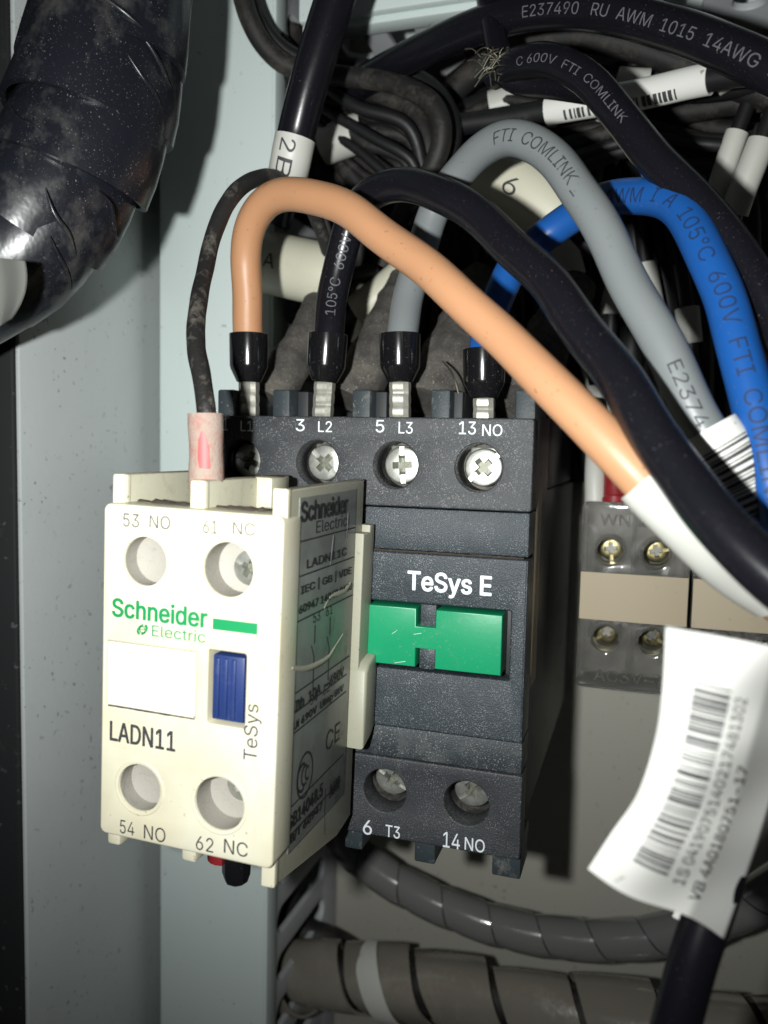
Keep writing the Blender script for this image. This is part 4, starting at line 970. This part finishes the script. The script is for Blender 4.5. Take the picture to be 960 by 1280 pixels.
for x0 in (0, 1):
    wire('dark wire running inside the vertical duct', [(372 - x0 * 20, 1060, 172), (366 - x0 * 20, 1130, 172), (360 - x0 * 18, 1200, 172), (352 - x0 * 18, 1300, 172)], 4.0, M['dustwire'], name='duct_wire', group='wires inside the vertical duct')

# ------------------------------------------------------------------ black cable with the folded barcode flag at the lower right
def flag():
    P3 = pix([(828, 1350, 78), (845, 1280, 78), (868, 1195, 79.0), (896, 1110, 80.5), (930, 990, 81.2), (970, 860, 82), (1030, 730, 84)])
    c = root('tagged_cable', 'black cable carrying the white barcode flag', 'cable', P3[0])
    tube('jacket', spline(P3, 0.8), 2.25, M['black'], c, 20)
    r = root('barcode_flag', 'white folded barcode flag label on the black cable under the terminal block', 'label', at(870, 1000, 72))
    Le = [(832, 783), (829, 850), (820, 920), (798, 990), (765, 1040), (735, 1086)]
    Ri = [(1020, 818), (1000, 880), (978, 950), (955, 1030), (930, 1105), (905, 1176)]
    def edge(E_, v):
        t = max(0, min(0.9999, v)) * (len(E_) - 1); i = int(t); f_ = t - i
        a = Vector(E_[max(0, i - 1)]); b_ = Vector(E_[i]); c_ = Vector(E_[i + 1]); d = Vector(E_[min(len(E_) - 1, i + 2)])
        return 0.5 * ((2 * b_) + (c_ - a) * f_ + (2 * a - 5 * b_ + 4 * c_ - d) * f_ ** 2 + (3 * b_ - a - 3 * c_ + d) * f_ ** 3)
    def sh(u, v, z=0.0):
        p = edge(Le, v).lerp(edge(Ri, v), u)
        y_ = p.y + 10 * math.sin(u * 6.0) * v * 0.7
        Yd = 69.5 + 6.5 * (u - 0.1) - 1.1 * math.sin(math.pi * u) * (1 - .3 * v) + 1.5 * math.sin(v * 2.6) - z + 0.5 * math.sin(u * 7 + v * 3) + 9.0 * max(0.0, u - 0.74) + 0.35 * math.sin(v * 19 + u * 5) * (0.3 + u)
        return at(p.x, y_, Yd)
    W, H = 44, 60; V, Fc = [], []
    for s in range(2):
        for j in range(H + 1):
            for i in range(W + 1): V.append(sh(i / W, j / H, -0.16 * s))
    n1 = (W + 1) * (H + 1)
    for j in range(H):
        for i in range(W):
            a = j * (W + 1) + i; q = [a, a + 1, a + W + 2, a + W + 1]; Fc.append(q); Fc.append([x_ + n1 for x_ in q][::-1])
    rim = [i for i in range(W + 1)] + [j * (W + 1) + W for j in range(1, H + 1)] + [H * (W + 1) + i for i in range(W - 1, -1, -1)] + [j * (W + 1) for j in range(H - 1, 0, -1)]
    for k in range(len(rim)):
        a, b_ = rim[k], rim[(k + 1) % len(rim)]; Fc.append([a, b_, b_ + n1, a + n1])
    film = mk('label_film', V, Fc, M['paper'], r, angle=60)
    # fold of the film behind, round the cable
    V, Fc = [], []
    for s in range(2):
        for j in range(H + 1):
            for i in range(9):
                u = 0.62 + 0.38 * i / 8; p = edge(Le, j / H).lerp(edge(Ri, j / H), u)
                V.append(at(p.x, p.y + 4, 83.6 - 2.0 * max(0, (u - .9) / .1) ** 2 * 0.9 + 1.5 * math.sin(j / H * 2.6) * .6 + .16 * s))
    n1 = 9 * (H + 1)
    for j in range(H):
        for i in range(8):
            a = j * 9 + i; q = [a, a + 1, a + 10, a + 9]; Fc.append(q); Fc.append([x_ + n1 for x_ in q][::-1])
    mk('label_back', V, Fc, M['paper'], r, angle=60)
    rnd = random.Random(21); v = 0.185; V, Fc = [], []
    while v < 0.86:
        w_ = rnd.choice((.006, .007, .011, .016)); b0 = len(V)
        for k in range(9):
            u = 0.22 + 0.27 * k / 8 + 0.02 * (0.5 - v)
            V += [sh(u, v + .05 * (u - .3), .11), sh(u, v + w_ + .05 * (u - .3), .11)]
        Fc += [[b0 + 2 * k, b0 + 2 * k + 1, b0 + 2 * k + 3, b0 + 2 * k + 2] for k in range(8)]
        v += w_ + rnd.choice((.004, .005, .009, .013))
    mk('barcode', V, Fc, M['inklabel'], r, smooth=False)
    def t2(body, u0, u1, v0, v1, bold):
        text('printing', body, 0, 1, 0, 1, lambda x_, y_, z=0.0: sh(u1 + (u0 - u1) * y_, v1 + (v0 - v1) * x_ + .03 * (u1 + (u0 - u1) * y_), .11), M['inklabel'], r, fine=0.03, bold=bold)
    t2('1S 0419075140217481302', 0.535, 0.625, 0.20, 0.87, 0.05)
    t2('VB 4A0180751-17', 0.685, 0.765, 0.43, 0.90, 0.2)
flag()

# stray metal strand by the third and fourth ferrules, and a brass clamp edge
o = tube('wire_strand', spline(pix([(553, 452, 121), (562, 462, 119.5), (568, 474, 118.5), (573, 492, 118)]), 0.4), 0.16, M['braid'], None, 6); tag(o, 'stray bare metal strand curling beside the fourth ferrule', 'wire strand')
